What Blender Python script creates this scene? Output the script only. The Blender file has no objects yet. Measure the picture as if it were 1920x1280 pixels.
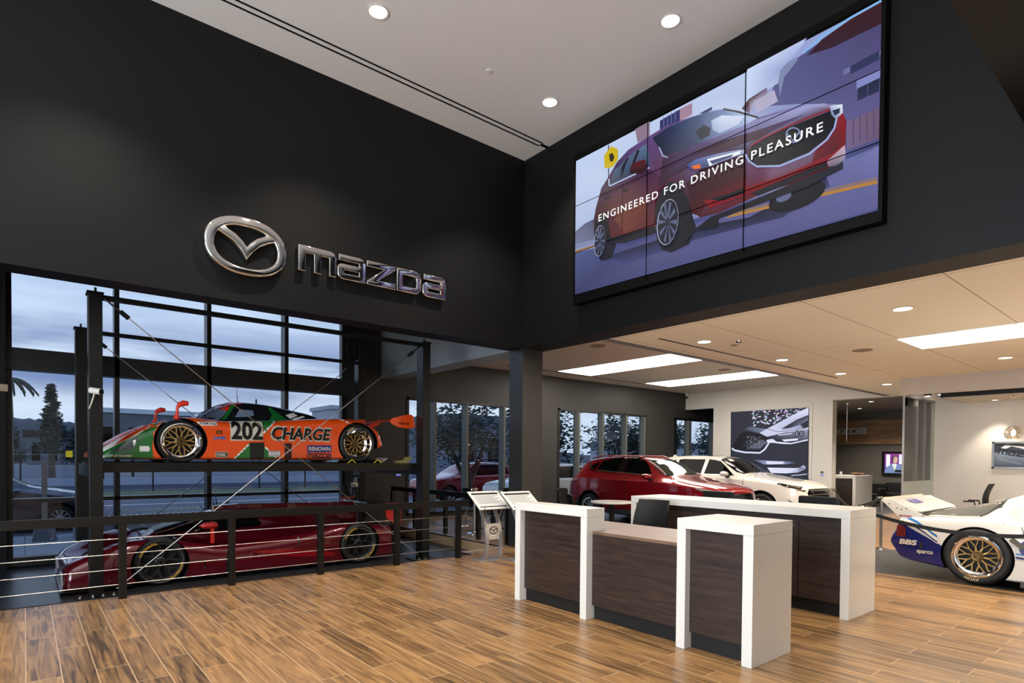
import bpy, bmesh, math, random
import numpy as np
from mathutils import Vector, Matrix
from mathutils.bvhtree import BVHTree
from mathutils.geometry import delaunay_2d_cdt

random.seed(7)
S = bpy.context.scene
COL = S.collection
PI = math.pi

# ------------------------------------------------------------------ camera
F_PX, YAW, PITCH, ROLL, CY = 1108.5, 0.88104, -0.017891, 0.008373, 878.86
EYE = 1.6
_F = np.array([math.cos(YAW)*math.cos(PITCH), math.sin(YAW)*math.cos(PITCH), math.sin(PITCH)])
_R = np.array([math.sin(YAW), -math.cos(YAW), 0.0])
_U = np.cross(_R, _F)
_c, _s = math.cos(ROLL), math.sin(ROLL)
AX = np.array([_c*_R+_s*_U, -_s*_R+_c*_U, _F])
cam_d = bpy.data.cameras.new('camera')
cam = bpy.data.objects.new('camera', cam_d)
COL.objects.link(cam)
cam_d.sensor_width = 36.0
cam_d.lens = F_PX/1920*36
cam_d.shift_y = (CY-640)/1920
cam_d.clip_end = 1000
mw = Matrix.Identity(4)
for i in range(3):
    mw[i][0], mw[i][1], mw[i][2] = AX[0][i], AX[1][i], -AX[2][i]
mw[2][3] = EYE
cam.matrix_world = mw
S.camera = cam

def ray(x, y):
    return AX.T @ np.array([(x-960)/F_PX, -(y-CY)/F_PX, 1.0])
def atx(x, y, X):
    d = ray(x, y); t = X/d[0]
    return Vector((X, d[1]*t, EYE+d[2]*t))
def aty(x, y, Y):
    d = ray(x, y); t = Y/d[1]
    return Vector((d[0]*t, Y, EYE+d[2]*t))
def atz(x, y, Z):
    d = ray(x, y); t = (Z-EYE)/d[2]
    return Vector((d[0]*t, d[1]*t, Z))

# ------------------------------------------------------------------ view, sky
vs = S.view_settings
vs.view_transform = 'Standard'
vs.look = 'None'
vs.exposure = 0.4
vs.gamma = 1.0
vs.use_curve_mapping = False

def lin(c):
    c /= 255.0
    return c/12.92 if c <= 0.04045 else ((c+0.055)/1.055)**2.4
def rgb(r, g, b):
    return (lin(r), lin(g), lin(b), 1.0)

W = bpy.data.worlds.new('dusk_sky')
S.world = W
W.use_nodes = True
nt = W.node_tree
nt.nodes.clear()
def N(t, typ, **kw):
    n = t.nodes.new(typ)
    for k, v in kw.items():
        setattr(n, k, v)
    return n
tc = N(nt, 'ShaderNodeTexCoord')
sep = N(nt, 'ShaderNodeSeparateXYZ')
nt.links.new(tc.outputs['Generated'], sep.inputs[0])
rmp = N(nt, 'ShaderNodeValToRGB')
el = rmp.color_ramp.elements
el[0].position = 0.0; el[0].color = rgb(176, 196, 222)
el[1].position = 0.6; el[1].color = rgb(140, 170, 216)
e = el.new(0.09); e.color = rgb(206, 218, 234)
e = el.new(0.20); e.color = rgb(196, 214, 238)
e = el.new(0.32); e.color = rgb(172, 198, 232)
nt.links.new(sep.outputs['Z'], rmp.inputs['Fac'])
mp = N(nt, 'ShaderNodeMapping')
mp.inputs['Scale'].default_value = (1.6, 1.6, 11.0)
mp.inputs['Location'].default_value = (0.7, 0.3, 0.2)
nt.links.new(tc.outputs['Generated'], mp.inputs['Vector'])
ns = N(nt, 'ShaderNodeTexNoise')
ns.inputs['Scale'].default_value = 1.6
ns.inputs['Detail'].default_value = 7.0
ns.inputs['Roughness'].default_value = 0.55
nt.links.new(mp.outputs[0], ns.inputs['Vector'])
cr = N(nt, 'ShaderNodeValToRGB')
cr.color_ramp.elements[0].position = 0.36
cr.color_ramp.elements[1].position = 0.58
nt.links.new(ns.outputs['Fac'], cr.inputs['Fac'])
low = N(nt, 'ShaderNodeValToRGB')          # the cloud bank lies low over the hills
le = low.color_ramp.elements
le[0].position = 0.065; le[0].color = (.15, .15, .15, 1)
le[1].position = 0.34; le[1].color = (.12, .12, .12, 1)
for p_, c_ in ((0.10, 1.0), (0.145, 1.0), (0.19, .45)):
    q_ = le.new(p_); q_.color = (c_, c_, c_, 1)
nt.links.new(sep.outputs['Z'], low.inputs['Fac'])
mul = N(nt, 'ShaderNodeMath', operation='MULTIPLY')
nt.links.new(cr.outputs['Color'], mul.inputs[0])
nt.links.new(low.outputs[0], mul.inputs[1])
mx = N(nt, 'ShaderNodeMixRGB')
mx.inputs['Color2'].default_value = rgb(112, 132, 174)
nt.links.new(mul.outputs[0], mx.inputs['Fac'])
nt.links.new(rmp.outputs[0], mx.inputs['Color1'])
bg = N(nt, 'ShaderNodeBackground')
bg.inputs['Strength'].default_value = 1.0
nt.links.new(mx.outputs[0], bg.inputs['Color'])
wo = N(nt, 'ShaderNodeOutputWorld')
nt.links.new(bg.outputs[0], wo.inputs['Surface'])

# lamp levels
P_PANEL = 8.5       # luminous ceiling panels (emission strength)
P_HIGH = 300.0      # downlights of the high ceiling (W)
P_DOWN = 270.0       # downlights of the tiled ceiling (W)
P_WASH = 90.0       # wall washers of the office (W)
P_DAY_FILL = 1650.0       # daylight lamp added outside the unseen glazing, lifts the ceiling (W)
WARM = (1.0, 0.895, 0.765)

# ------------------------------------------------------------------ materials
MATS = {}
def mat(name, col, rough=0.5, metal=0.0, coat=0.0, noise=0.0, nscale=8.0, emit=None, estr=1.0, spec=0.5, bump=0.0):
    if name in MATS:
        return MATS[name]
    m = bpy.data.materials.new(name)
    m.use_nodes = True
    t = m.node_tree
    b = t.nodes['Principled BSDF']
    b.inputs['Base Color'].default_value = col
    b.inputs['Roughness'].default_value = rough
    b.inputs['Metallic'].default_value = metal
    b.inputs['Coat Weight'].default_value = coat
    b.inputs['Coat Roughness'].default_value = 0.03
    b.inputs['Specular IOR Level'].default_value = spec
    if noise > 0:
        tcn = N(t, 'ShaderNodeTexCoord')
        nz = N(t, 'ShaderNodeTexNoise')
        nz.inputs['Scale'].default_value = nscale
        nz.inputs['Detail'].default_value = 4
        t.links.new(tcn.outputs['Object'], nz.inputs['Vector'])
        mm = N(t, 'ShaderNodeMixRGB')
        mm.inputs['Color1'].default_value = tuple(c*(1-noise) for c in col[:3])+(1,)
        mm.inputs['Color2'].default_value = tuple(min(1, c*(1+noise)) for c in col[:3])+(1,)
        t.links.new(nz.outputs['Fac'], mm.inputs['Fac'])
        t.links.new(mm.outputs[0], b.inputs['Base Color'])
        if bump > 0:
            bp = N(t, 'ShaderNodeBump')
            bp.inputs['Strength'].default_value = bump
            bp.inputs['Distance'].default_value = 0.01
            t.links.new(nz.outputs['Fac'], bp.inputs['Height'])
            t.links.new(bp.outputs[0], b.inputs['Normal'])
    if emit:
        b.inputs['Emission Color'].default_value = emit
        b.inputs['Emission Strength'].default_value = estr
    MATS[name] = m
    return m

def glass_mat(name, tint, refl=1.0, rough=0.0):
    if name in MATS:
        return MATS[name]
    m = bpy.data.materials.new(name)
    m.use_nodes = True
    t = m.node_tree
    t.nodes.clear()
    tr = N(t, 'ShaderNodeBsdfTransparent'); tr.inputs[0].default_value = tint
    gl = N(t, 'ShaderNodeBsdfGlossy'); gl.inputs['Roughness'].default_value = rough
    fr = N(t, 'ShaderNodeFresnel'); fr.inputs['IOR'].default_value = 1.5
    ml = N(t, 'ShaderNodeMath', operation='MULTIPLY'); ml.inputs[1].default_value = refl
    t.links.new(fr.outputs[0], ml.inputs[0])
    mxs = N(t, 'ShaderNodeMixShader')
    t.links.new(ml.outputs[0], mxs.inputs[0])
    t.links.new(tr.outputs[0], mxs.inputs[1])
    t.links.new(gl.outputs[0], mxs.inputs[2])
    o = N(t, 'ShaderNodeOutputMaterial')
    t.links.new(mxs.outputs[0], o.inputs['Surface'])
    MATS[name] = m
    return m

def plank_mat(name, c1, c2, mortar, pw, pl, swap, rough=0.3, grain=1.0, msize=0.004, off=0.37):
    """boards or tiles: brick pattern with streaky grain along the board"""
    m = bpy.data.materials.new(name)
    m.use_nodes = True
    t = m.node_tree
    b = t.nodes['Principled BSDF']
    tcn = N(t, 'ShaderNodeTexCoord')
    mpn = N(t, 'ShaderNodeMapping')
    if swap:
        mpn.inputs['Rotation'].default_value = (0, 0, PI/2)
    t.links.new(tcn.outputs['Object'], mpn.inputs['Vector'])
    br = N(t, 'ShaderNodeTexBrick')
    br.offset = off
    br.offset_frequency = 2
    br.inputs['Scale'].default_value = 1.0
    br.inputs['Brick Width'].default_value = pl
    br.inputs['Row Height'].default_value = pw
    br.inputs['Mortar Size'].default_value = msize
    br.inputs['Mortar Smooth'].default_value = 0.1
    br.inputs['Color1'].default_value = (0, 0, 0, 1)
    br.inputs['Color2'].default_value = (1, 1, 1, 1)
    br.inputs['Mortar'].default_value = (0.5, 0.5, 0.5, 1)
    t.links.new(mpn.outputs[0], br.inputs['Vector'])
    # grain: noise stretched along the board, shifted per board
    sc = N(t, 'ShaderNodeMapping')
    sc.inputs['Scale'].default_value = (1.1, 16.0, 1.0)
    t.links.new(mpn.outputs[0], sc.inputs['Vector'])
    ad = N(t, 'ShaderNodeVectorMath', operation='ADD')
    ml = N(t, 'ShaderNodeVectorMath', operation='SCALE'); ml.inputs['Scale'].default_value = 40.0
    t.links.new(br.outputs['Color'], ml.inputs[0])
    t.links.new(sc.outputs[0], ad.inputs[0]); t.links.new(ml.outputs[0], ad.inputs[1])
    nz = N(t, 'ShaderNodeTexNoise')
    nz.inputs['Scale'].default_value = 1.3; nz.inputs['Detail'].default_value = 6
    nz.inputs['Distortion'].default_value = 1.2
    t.links.new(ad.outputs[0], nz.inputs['Vector'])
    cr_ = N(t, 'ShaderNodeMapRange')
    cr_.inputs['From Min'].default_value = 0.36; cr_.inputs['From Max'].default_value = 0.64
    t.links.new(nz.outputs['Fac'], cr_.inputs['Value'])
    mixf = N(t, 'ShaderNodeMath', operation='MULTIPLY_ADD')
    mixf.inputs[1].default_value = 0.62*grain; 
    sb = N(t, 'ShaderNodeSeparateXYZ'); t.links.new(br.outputs['Color'], sb.inputs[0])
    pv = N(t, 'ShaderNodeMath', operation='MULTIPLY'); pv.inputs[1].default_value = 0.38
    t.links.new(sb.outputs[0], pv.inputs[0])
    t.links.new(cr_.outputs[0], mixf.inputs[0]); t.links.new(pv.outputs[0], mixf.inputs[2])
    mc = N(t, 'ShaderNodeMixRGB')
    mc.inputs['Color1'].default_value = c1; mc.inputs['Color2'].default_value = c2
    t.links.new(mixf.outputs[0], mc.inputs['Fac'])
    mm = N(t, 'ShaderNodeMixRGB')
    mm.inputs['Color2'].default_value = mortar
    t.links.new(br.outputs['Fac'], mm.inputs['Fac'])
    t.links.new(mc.outputs[0], mm.inputs['Color1'])
    t.links.new(mm.outputs[0], b.inputs['Base Color'])
    b.inputs['Roughness'].default_value = rough
    MATS[name] = m
    return m

def grain_mat(name, c1, c2, axis_scale, rough=0.35):
    m = bpy.data.materials.new(name)
    m.use_nodes = True
    t = m.node_tree
    b = t.nodes['Principled BSDF']
    tcn = N(t, 'ShaderNodeTexCoord')
    sc = N(t, 'ShaderNodeMapping'); sc.inputs['Scale'].default_value = axis_scale
    t.links.new(tcn.outputs['Object'], sc.inputs['Vector'])
    nz = N(t, 'ShaderNodeTexNoise')
    nz.inputs['Scale'].default_value = 2.0; nz.inputs['Detail'].default_value = 7; nz.inputs['Distortion'].default_value = 0.6
    t.links.new(sc.outputs[0], nz.inputs['Vector'])
    r = N(t, 'ShaderNodeMapRange'); r.inputs['From Min'].default_value = 0.3; r.inputs['From Max'].default_value = 0.7
    t.links.new(nz.outputs['Fac'], r.inputs['Value'])
    mc = N(t, 'ShaderNodeMixRGB')
    mc.inputs['Color1'].default_value = c1; mc.inputs['Color2'].default_value = c2
    t.links.new(r.outputs[0], mc.inputs['Fac'])
    t.links.new(mc.outputs[0], b.inputs['Base Color'])
    b.inputs['Roughness'].default_value = rough
    MATS[name] = m
    return m

def vcol_mat(name, strength=None, rough=0.4):
    """surface whose picture is stored per corner; strength -> a lit display"""
    m = bpy.data.materials.new(name)
    m.use_nodes = True
    t = m.node_tree
    b = t.nodes['Principled BSDF']
    a = N(t, 'ShaderNodeVertexColor', layer_name='print')
    if strength:
        b.inputs['Base Color'].default_value = (0.01, 0.01, 0.012, 1)
        b.inputs['Roughness'].default_value = 0.5
        b.inputs['Specular IOR Level'].default_value = 0.15
        t.links.new(a.outputs[0], b.inputs['Emission Color'])
        b.inputs['Emission Strength'].default_value = strength
    else:
        t.links.new(a.outputs[0], b.inputs['Base Color'])
        b.inputs['Roughness'].default_value = rough
    MATS[name] = m
    return m

K_HALL = mat('hall_black_paint', rgb(10, 10, 10), 0.55, noise=0.06, nscale=3, spec=.28)
K_GLOSS = mat('satin_black_paint', rgb(34, 34, 33), 0.38, noise=0.06, nscale=3, spec=.9)
K_WALL = mat('black_paint', rgb(52, 50, 46), 0.55, noise=0.06, nscale=3)
K_STEEL = mat('black_steel', rgb(11, 11, 10), 0.38, noise=0.08, nscale=6, spec=.42)
K_FRAME = mat('bronze_frame', rgb(28, 27, 26), 0.35, noise=0.05)
M_WHITE = mat('white_paint', rgb(226, 220, 210), 0.6, noise=0.02)
M_GREY = mat('grey_paint', rgb(196, 188, 176), 0.6, noise=0.02)
M_CEIL = mat('ceiling_paint', rgb(214, 205, 190), 0.7, noise=0.02)
M_QUARTZ = mat('white_quartz', rgb(224, 221, 214), 0.22, noise=0.02, nscale=40)
M_CHROME = mat('chrome', rgb(225, 222, 218), 0.06, metal=1.0)
M_STEEL = mat('brushed_steel', rgb(190, 188, 184), 0.28, metal=1.0, noise=0.05)
M_ALU = mat('satin_aluminium', rgb(178, 178, 178), 0.42, metal=0.8)
M_RUBBER = mat('tyre_rubber', rgb(24, 24, 24), 0.6, noise=0.1, nscale=20)
M_BLACK = mat('matt_black', rgb(11, 11, 11), 0.6)
M_GLOSSK = mat('gloss_black', rgb(10, 10, 11), 0.12)
M_LEATHER = mat('black_leather', rgb(19, 18, 18), 0.5, noise=0.1, nscale=30, spec=.3)
M_GOLD = mat('gold_wheel', rgb(168, 136, 74), 0.42, metal=0.5)
M_TINT = mat('tinted_glass', rgb(8, 9, 10), 0.06, spec=0.03)
M_YELLOW = mat('safety_yellow', rgb(225, 205, 25), 0.5)
M_FLOOR = plank_mat('wood_planks', rgb(66, 48, 30), rgb(168, 128, 82), rgb(178, 148, 112), 0.203, 1.22, True, 0.3)
M_TILE = plank_mat('slate_tile', rgb(32, 33, 35), rgb(44, 45, 47), rgb(24, 24, 25), 0.61, 1.22, False, 0.3, 0.5, 0.005, 0.5)
M_TILE2 = plank_mat('dark_tile', rgb(44, 43, 41), rgb(60, 58, 55), rgb(28, 27, 26), 0.61, 1.22, True, 0.35, 0.5, 0.005, 0.5)
M_WALNUT = grain_mat('dark_walnut', rgb(30, 22, 19), rgb(62, 46, 39), (1.0, 1.2, 22.0), .45)
M_WALNUT_TOP = grain_mat('walnut_top', rgb(98, 76, 62), rgb(132, 106, 90), (14.0, 1.0, 1.0), 0.3)
M_BAND = grain_mat('walnut_boards', rgb(110, 80, 56), rgb(166, 126, 90), (1.0, 0.6, 9.0), 0.5)
G_WIN = glass_mat('window_glass', (0.93, 0.96, 0.97, 1))
G_PART = glass_mat('partition_glass', (0.92, 0.95, 0.93, 1), 1.2)
G_CAR = glass_mat('racing_screen', (0.35, 0.40, 0.42, 1), 2.0)

# ------------------------------------------------------------------ mesh helpers
class MB:
    def __init__(self):
        self.v = []; self.f = []; self.m = []; self.mats = []
    def mi(self, m):
        if m is None: return 0
        if m not in self.mats: self.mats.append(m)
        return self.mats.index(m)
    def add(self, vs_, fs, m=None):
        o = len(self.v); k = self.mi(m)
        self.v += [tuple(p) for p in vs_]
        for f in fs:
            self.f.append(tuple(i+o for i in f)); self.m.append(k)
        return self
    def box(self, x0, x1, y0, y1, z0, z1, m=None):
        v = [(x, y, z) for x in (x0, x1) for y in (y0, y1) for z in (z0, z1)]
        return self.add(v, [(0,1,3,2),(4,6,7,5),(0,4,5,1),(2,3,7,6),(0,2,6,4),(1,5,7,3)], m)
    def bar(self, a, b, w, h=None, m=None, up=(0,0,1)):
        a = Vector(a); b = Vector(b); h = h or w
        d = (b-a).normalized(); u = Vector(up)
        if abs(d.dot(u)) > 0.98: u = Vector((1,0,0))
        s = d.cross(u).normalized(); u = s.cross(d)
        v = []
        for p in (a, b):
            for i, j in ((-1,-1),(1,-1),(1,1),(-1,1)):
                v.append(p+s*(w/2*i)+u*(h/2*j))
        return self.add(v, [(3,2,1,0),(4,5,6,7),(0,1,5,4),(1,2,6,5),(2,3,7,6),(3,0,4,7)], m)
    def tube(self, pts, r, n=8, m=None, closed=False):
        pts = [Vector(p) for p in pts]; L = len(pts); v = []; f = []
        rr = r if isinstance(r, (list, tuple)) else [r]*L
        ref = None
        for i, p in enumerate(pts):
            a = pts[i-1] if (i > 0 or closed) else pts[0]
            b = pts[(i+1) % L] if (i < L-1 or closed) else pts[-1]
            d = (b-a).normalized()
            if ref is None:
                ref = Vector((0,0,1)) if abs(d.z) < 0.9 else Vector((1,0,0))
            s = d.cross(ref).normalized(); u = s.cross(d).normalized(); ref = u
            for k in range(n):
                t = 2*PI*k/n
                v.append(p+(s*math.cos(t)+u*math.sin(t))*rr[i])
        for i in range(L-1+(1 if closed else 0)):
            j = (i+1) % L
            for k in range(n):
                k2 = (k+1) % n
                f.append((i*n+k, i*n+k2, j*n+k2, j*n+k))
        if not closed:
            f.append(tuple(range(n-1, -1, -1))); f.append(tuple((L-1)*n+k for k in range(n)))
        return self.add(v, f, m)
    def cyl(self, a, b, r, n=16, m=None):
        return self.tube([a, b], r, n, m)
    def lathe(self, prof, n=24, m=None, axis='z', c=(0,0,0), cap=True):
        """prof: (radius, height) pairs turned round an axis"""
        v = []; f = []
        for r, h in prof:
            for k in range(n):
                t = 2*PI*k/n; a, b = r*math.cos(t), r*math.sin(t)
                p = {'z': (a, b, h), 'y': (a, h, b), 'x': (h, a, b)}[axis]
                v.append((p[0]+c[0], p[1]+c[1], p[2]+c[2]))
        for i in range(len(prof)-1):
            for k in range(n):
                k2 = (k+1) % n
                f.append((i*n+k, i*n+k2, (i+1)*n+k2, (i+1)*n+k))
        if cap:
            f.append(tuple(range(n-1, -1, -1))); f.append(tuple((len(prof)-1)*n+k for k in range(n)))
        return self.add(v, f, m)
    def prism(self, poly, a0, a1, plane='xz', m=None):
        n = len(poly)
        def P(p, a):
            return {'xz': (p[0], a, p[1]), 'yz': (a, p[0], p[1]), 'xy': (p[0], p[1], a)}[plane]
        v = [P(p, a0) for p in poly]+[P(p, a1) for p in poly]
        f = [tuple(range(n)), tuple(range(2*n-1, n-1, -1))]
        for i in range(n):
            j = (i+1) % n
            f.append((i, n+i, n+j, j))
        return self.add(v, f, m)
    def build(self, name, m=None, parent=None, smooth=None, label=None, recalc=True, off=None, bevel=0):
        me = bpy.data.meshes.new(name)
        vs_ = self.v if off is None else [(p[0]-off[0], p[1]-off[1], p[2]-off[2]) for p in self.v]
        me.from_pydata(vs_, [], self.f)
        mats = self.mats or [m]
        for x in mats: me.materials.append(x)
        if self.mats:
            me.polygons.foreach_set('material_index', self.m)
        if recalc or bevel:
            b = bmesh.new(); b.from_mesh(me)
            if bevel:
                bmesh.ops.remove_doubles(b, verts=b.verts, dist=1e-5)
            bmesh.ops.recalc_face_normals(b, faces=b.faces)
            if bevel:
                ed = [e_ for e_ in b.edges if len(e_.link_faces) == 2 and e_.calc_face_angle(0) > 0.5]
                bmesh.ops.bevel(b, geom=ed, offset=bevel, segments=2, affect='EDGES', profile=0.6)
            b.to_mesh(me); b.free()
        if smooth:
            me.shade_smooth(); me.set_sharp_from_angle(angle=smooth)
        me.update()
        o = bpy.data.objects.new(name, me)
        COL.objects.link(o)
        if parent is not None: o.parent = parent
        if label: o['label'] = label
        return o

def tag(o, label=None, cat=None, group=None, kind=None):
    if label: o['label'] = label
    if cat: o['category'] = cat
    if group: o['group'] = group
    if kind: o['kind'] = kind
    return o
def thing(name, label, cat, loc=(0,0,0), rz=0.0, group=None):
    o = bpy.data.objects.new(name, None)
    COL.objects.link(o)
    o.empty_display_size = 0.1
    o.location = loc; o.rotation_euler = (0, 0, rz)
    return tag(o, label, cat, group)
def struct(name, mb, m, parent=None, **kw):
    o = mb.build(name, m, parent, **kw)
    if parent is None: o['kind'] = 'structure'
    return o
def part(name, parent, m, fn, smooth=None, label=None, bevel=0):
    """one part: fn fills a mesh builder in WORLD coordinates; stored relative to the unrotated parent chain"""
    mb = MB(); fn(mb)
    off = Vector((0,0,0)); p = parent
    while p is not None:
        off += p.location; p = p.parent
    return mb.build(name, m, parent, smooth=smooth, label=label, off=off, bevel=bevel)
def copy_tree(o, parent=None):
    c = o.copy(); COL.objects.link(c)
    if parent is not None: c.parent = parent
    for ch in list(o.children): copy_tree(ch, c)
    return c
def eval_mesh(o):
    dg = bpy.context.evaluated_depsgraph_get()
    dg.update()
    return bpy.data.meshes.new_from_object(o.evaluated_get(dg))
def text_geo(s, size=1.0, bold=0.0, shear=0.0, spacing=1.0):
    """flat outline of a line of writing: (verts2d, faces), starting at x = 0 on its baseline"""
    c = bpy.data.curves.new('t', 'FONT')
    c.body = s; c.size = size; c.offset = bold; c.shear = shear; c.space_character = spacing
    c.resolution_u = 3
    o = bpy.data.objects.new('t', c); COL.objects.link(o)
    me = eval_mesh(o)
    v = [(p.co.x, p.co.y) for p in me.vertices]
    f = [tuple(p.vertices) for p in me.polygons]
    bpy.data.objects.remove(o); bpy.data.meshes.remove(me); bpy.data.curves.remove(c)
    return v, f
def fit_text(s, w, h, bold=0.0, shear=0.0, spacing=1.0):
    v, f = text_geo(s, 1.0, bold, shear, spacing)
    xs = [p[0] for p in v]; ys = [p[1] for p in v]
    x0, x1, y0, y1 = min(xs), max(xs), min(ys), max(ys)
    return [((p[0]-x0)/(x1-x0)*w, (p[1]-y0)/(y1-y0)*h) for p in v], f
def pchip(xs, ys, x):
    xs = np.asarray(xs, float); ys = np.asarray(ys, float)
    h = np.diff(xs); d = np.diff(ys)/h
    m_ = np.zeros(len(xs)); m_[0] = d[0]; m_[-1] = d[-1]
    for i in range(1, len(xs)-1):
        if d[i-1]*d[i] > 0:
            w1 = 2*h[i]+h[i-1]; w2 = h[i]+2*h[i-1]
            m_[i] = (w1+w2)/(w1/d[i-1]+w2/d[i])
    i = np.clip(np.searchsorted(xs, x)-1, 0, len(xs)-2)
    t = (x-xs[i])/h[i]
    return ((2*t**3-3*t**2+1)*ys[i]+(t**3-2*t**2+t)*h[i]*m_[i]+(-2*t**3+3*t**2)*ys[i+1]+(t**3-t**2)*h[i]*m_[i+1])

def lamp_spot(name, parent, loc, energy, size=2.4, blend=0.6, col=WARM, rad=0.06):
    l = bpy.data.lights.new(name, 'SPOT')
    l.energy = energy; l.spot_size = size; l.spot_blend = blend; l.color = col; l.shadow_soft_size = rad
    o = bpy.data.objects.new(name, l); COL.objects.link(o)
    o.location = loc
    if parent is not None: o.parent = parent
    return o

# ================================================================== SETTING
ZC = 6.84           # high ceiling
ZS = 3.55           # underside of the big black walls
ZP = -0.20          # display pit
YW = 12.3           # tall window wall
YB = 13.4           # show room window wall
XW = 19.73          # white wall

def sbox(name, boxes, m, parent=None, bevel=0):
    b = MB()
    for q in boxes: b.box(*q)
    return struct(name, b, m, parent, bevel=bevel)

sbox('floor', [(-7, 5.72, -5, 7.97, ZP-.1, 0), (5.72, 9.46, -5, 8.27, ZP-.1, 0), (6.7, 9.46, 8.27, YB+.2, ZP-.1, 0)], M_FLOOR)
sbox('floor_pit', [(-7, 6.7, 7.97, YB, ZP-.1, ZP)], M_TILE)
sbox('floor_display', [(9.46, 12.2, -5, 6.6, ZP-.1, 0), (9.46, 27.4, 6.6, YB+.2, ZP-.1, 0)], M_TILE2)
sbox('floor_lounge', [(12.2, 27.4, -5, 6.6, ZP-.1, 0)], M_FLOOR)
sbox('trim_1', [(5.72, 5.76, 7.97, 8.27, -.02, .006), (5.72, 6.74, 8.27, 8.31, -.02, .006), (6.7, 6.74, 8.31, YB, -.02, .006)], M_ALU)
sbox('trim_2', [(-7, 5.72, 7.955, 7.985, -.05, .004)], M_BLACK)

sbox('wall_left', [(-7, 7.32, 8.0, 8.37, ZS, ZC+.1)], K_HALL)
sbox('wall_right', [(6.83, 7.32, -5, 8.0, ZS, ZC+.1)], K_HALL)
sbox('column', [(6.83, 7.30, 8.0, 8.37, 0, ZS)], K_GLOSS)
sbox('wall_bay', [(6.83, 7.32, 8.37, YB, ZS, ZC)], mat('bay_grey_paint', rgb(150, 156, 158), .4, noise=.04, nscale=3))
sbox('soffit', [(1.0, 6.83, -5, 1.15, 4.45, 4.75)], K_HALL)
# ceiling of the tall hall with its two slot diffusers cut out
b = MB()
for q in ((-7, 6.84, -5, 7.345, ZC, ZC+.1), (-7, 6.84, 7.375, 7.445, ZC, ZC+.1), (-7, 6.84, 7.475, 8.01, ZC, ZC+.1),
          (6.675, 6.84, 7.345, 7.475, ZC, ZC+.1), (-7, -4, 7.345, 7.475, ZC, ZC+.1)):
    b.box(*q)
struct('ceiling', b, mat('hall_ceiling_paint', rgb(230, 226, 221), 0.7, noise=0.02))
vent = MB(); vent.box(-3.99, 6.67, 7.346, 7.374, ZC-.004, ZC+.03); vent.box(-3.99, 6.67, 7.446, 7.474, ZC-.004, ZC+.03)
o = vent.build('slot_diffuser', M_BLACK)
tag(o, 'long black twin slot air diffuser in the high ceiling beside the black sign wall', 'air vent')
# tiled ceiling (panel joints are grooves in the material)
M_PANEL = plank_mat('ceiling_panels', rgb(236, 226, 208), rgb(239, 230, 212), rgb(160, 144, 122), 1.457, 3.3, False, 0.7, 0.2, 0.007, 0.0)
_map = [n for n in M_PANEL.node_tree.nodes if n.type == 'MAPPING'][0]
_map.inputs['Location'].default_value = (2.5, 1.0, 0)
sbox('ceiling_tiles', [(7.32, 16.0, -5, 6.42, ZS, ZS+.08), (16.0, 20.2, 4.9, 6.42, ZS, ZS+.08)], M_PANEL)
sbox('trim_3', [(7.32, 20.2, 6.42, 6.56, ZS-.012, 4.2)], mat('steel_grey_trim', rgb(112, 112, 114), 0.45))
sbox('ceiling_showroom', [(7.32, 27.4, 6.56, YB+.1, 4.15, 4.25)], M_CEIL)
sbox('ceiling_bay', [(-7, 6.83, 8.37, YB, 5.6, 5.7)], K_WALL)
o = MB().box(7.9, 14.7, 5.86, 5.90, ZS-.006, ZS+.002).build('slot_diffuser', M_BLACK)
tag(o, 'single black slot air diffuser in the beige tiled ceiling', 'air vent')
o = MB().box(10.2, 16.0, 12.60, 12.64, 4.14, 4.152).build('slot_diffuser', mat('vent_brown', rgb(70, 58, 44), .6))
tag(o, 'thin slot air diffuser in the far ceiling above the rear windows', 'air vent')

# window wall of the show room (dark, three groups of panes)
sbox('wall_windows', [(5.95, 7.54, YB, YB+.3, ZP, 5.6), (7.54, 11.5, YB, YB+.3, 3.15, 5.6), (7.54, 11.5, YB, YB+.3, ZP, .12),
     (11.5, 12.9, YB, YB+.3, ZP, 5.6), (12.9, 17.3, YB, YB+.3, 3.19, 5.6), (12.9, 17.3, YB, YB+.3, ZP, .12),
     (17.3, 19.0, YB, YB+.3, ZP, 5.6), (19.0, 24.0, YB, YB+.3, 3.19, 5.6), (19.0, 24.0, YB, YB+.3, ZP, .12), (24.0, 27.4, YB, YB+.3, ZP, 5.6)], K_WALL)
M_MULL = mat('olive_grey_frame', rgb(96, 98, 90), 0.4)
def window(n, x0, x1, y, z0, z1, mull, d=0.11, hor=(), w=.05, fm=K_FRAME, mm=None):
    fr = MB()
    fr.box(x0, x1, y-.02, y+.12, z1-.07, z1); fr.box(x0, x1, y-.02, y+.12, z0, z0+.05)
    fr.box(x0, x0+w, y-.02, y+.12, z0, z1); fr.box(x1-w, x1, y-.02, y+.12, z0, z1)
    for h0, h1 in hor: fr.box(x0, x1, y-d, y+.12, h0, h1)
    w_ = struct('window_%d' % n, fr, fm)
    ms = MB()
    for x in mull: ms.box(x-w/2, x+w/2, y-d, y+.12, z0+.05, z1-.07)
    if mull: struct('mullion', ms, mm or fm, w_)
    g = MB().add([(x0+w, y+.05, z0+.05), (x1-w, y+.05, z0+.05), (x1-w, y+.05, z1-.07), (x0+w, y+.05, z1-.07)], [(0,1,2,3)])
    struct('pane', g, G_WIN, w_, recalc=False)
    return w_
window(2, 7.54, 11.5, YB, .12, 3.15, (8.34, 9.37, 10.68), mm=M_MULL, w=.07)
window(3, 12.9, 17.3, YB, .12, 3.19, (13.75, 14.9, 16.1, 17.1), mm=M_MULL, w=.08)
window(4, 19.0, 24.0, YB, .12, 3.19, (19.9, 21.6, 23.0), mm=M_MULL, w=.14)
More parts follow.
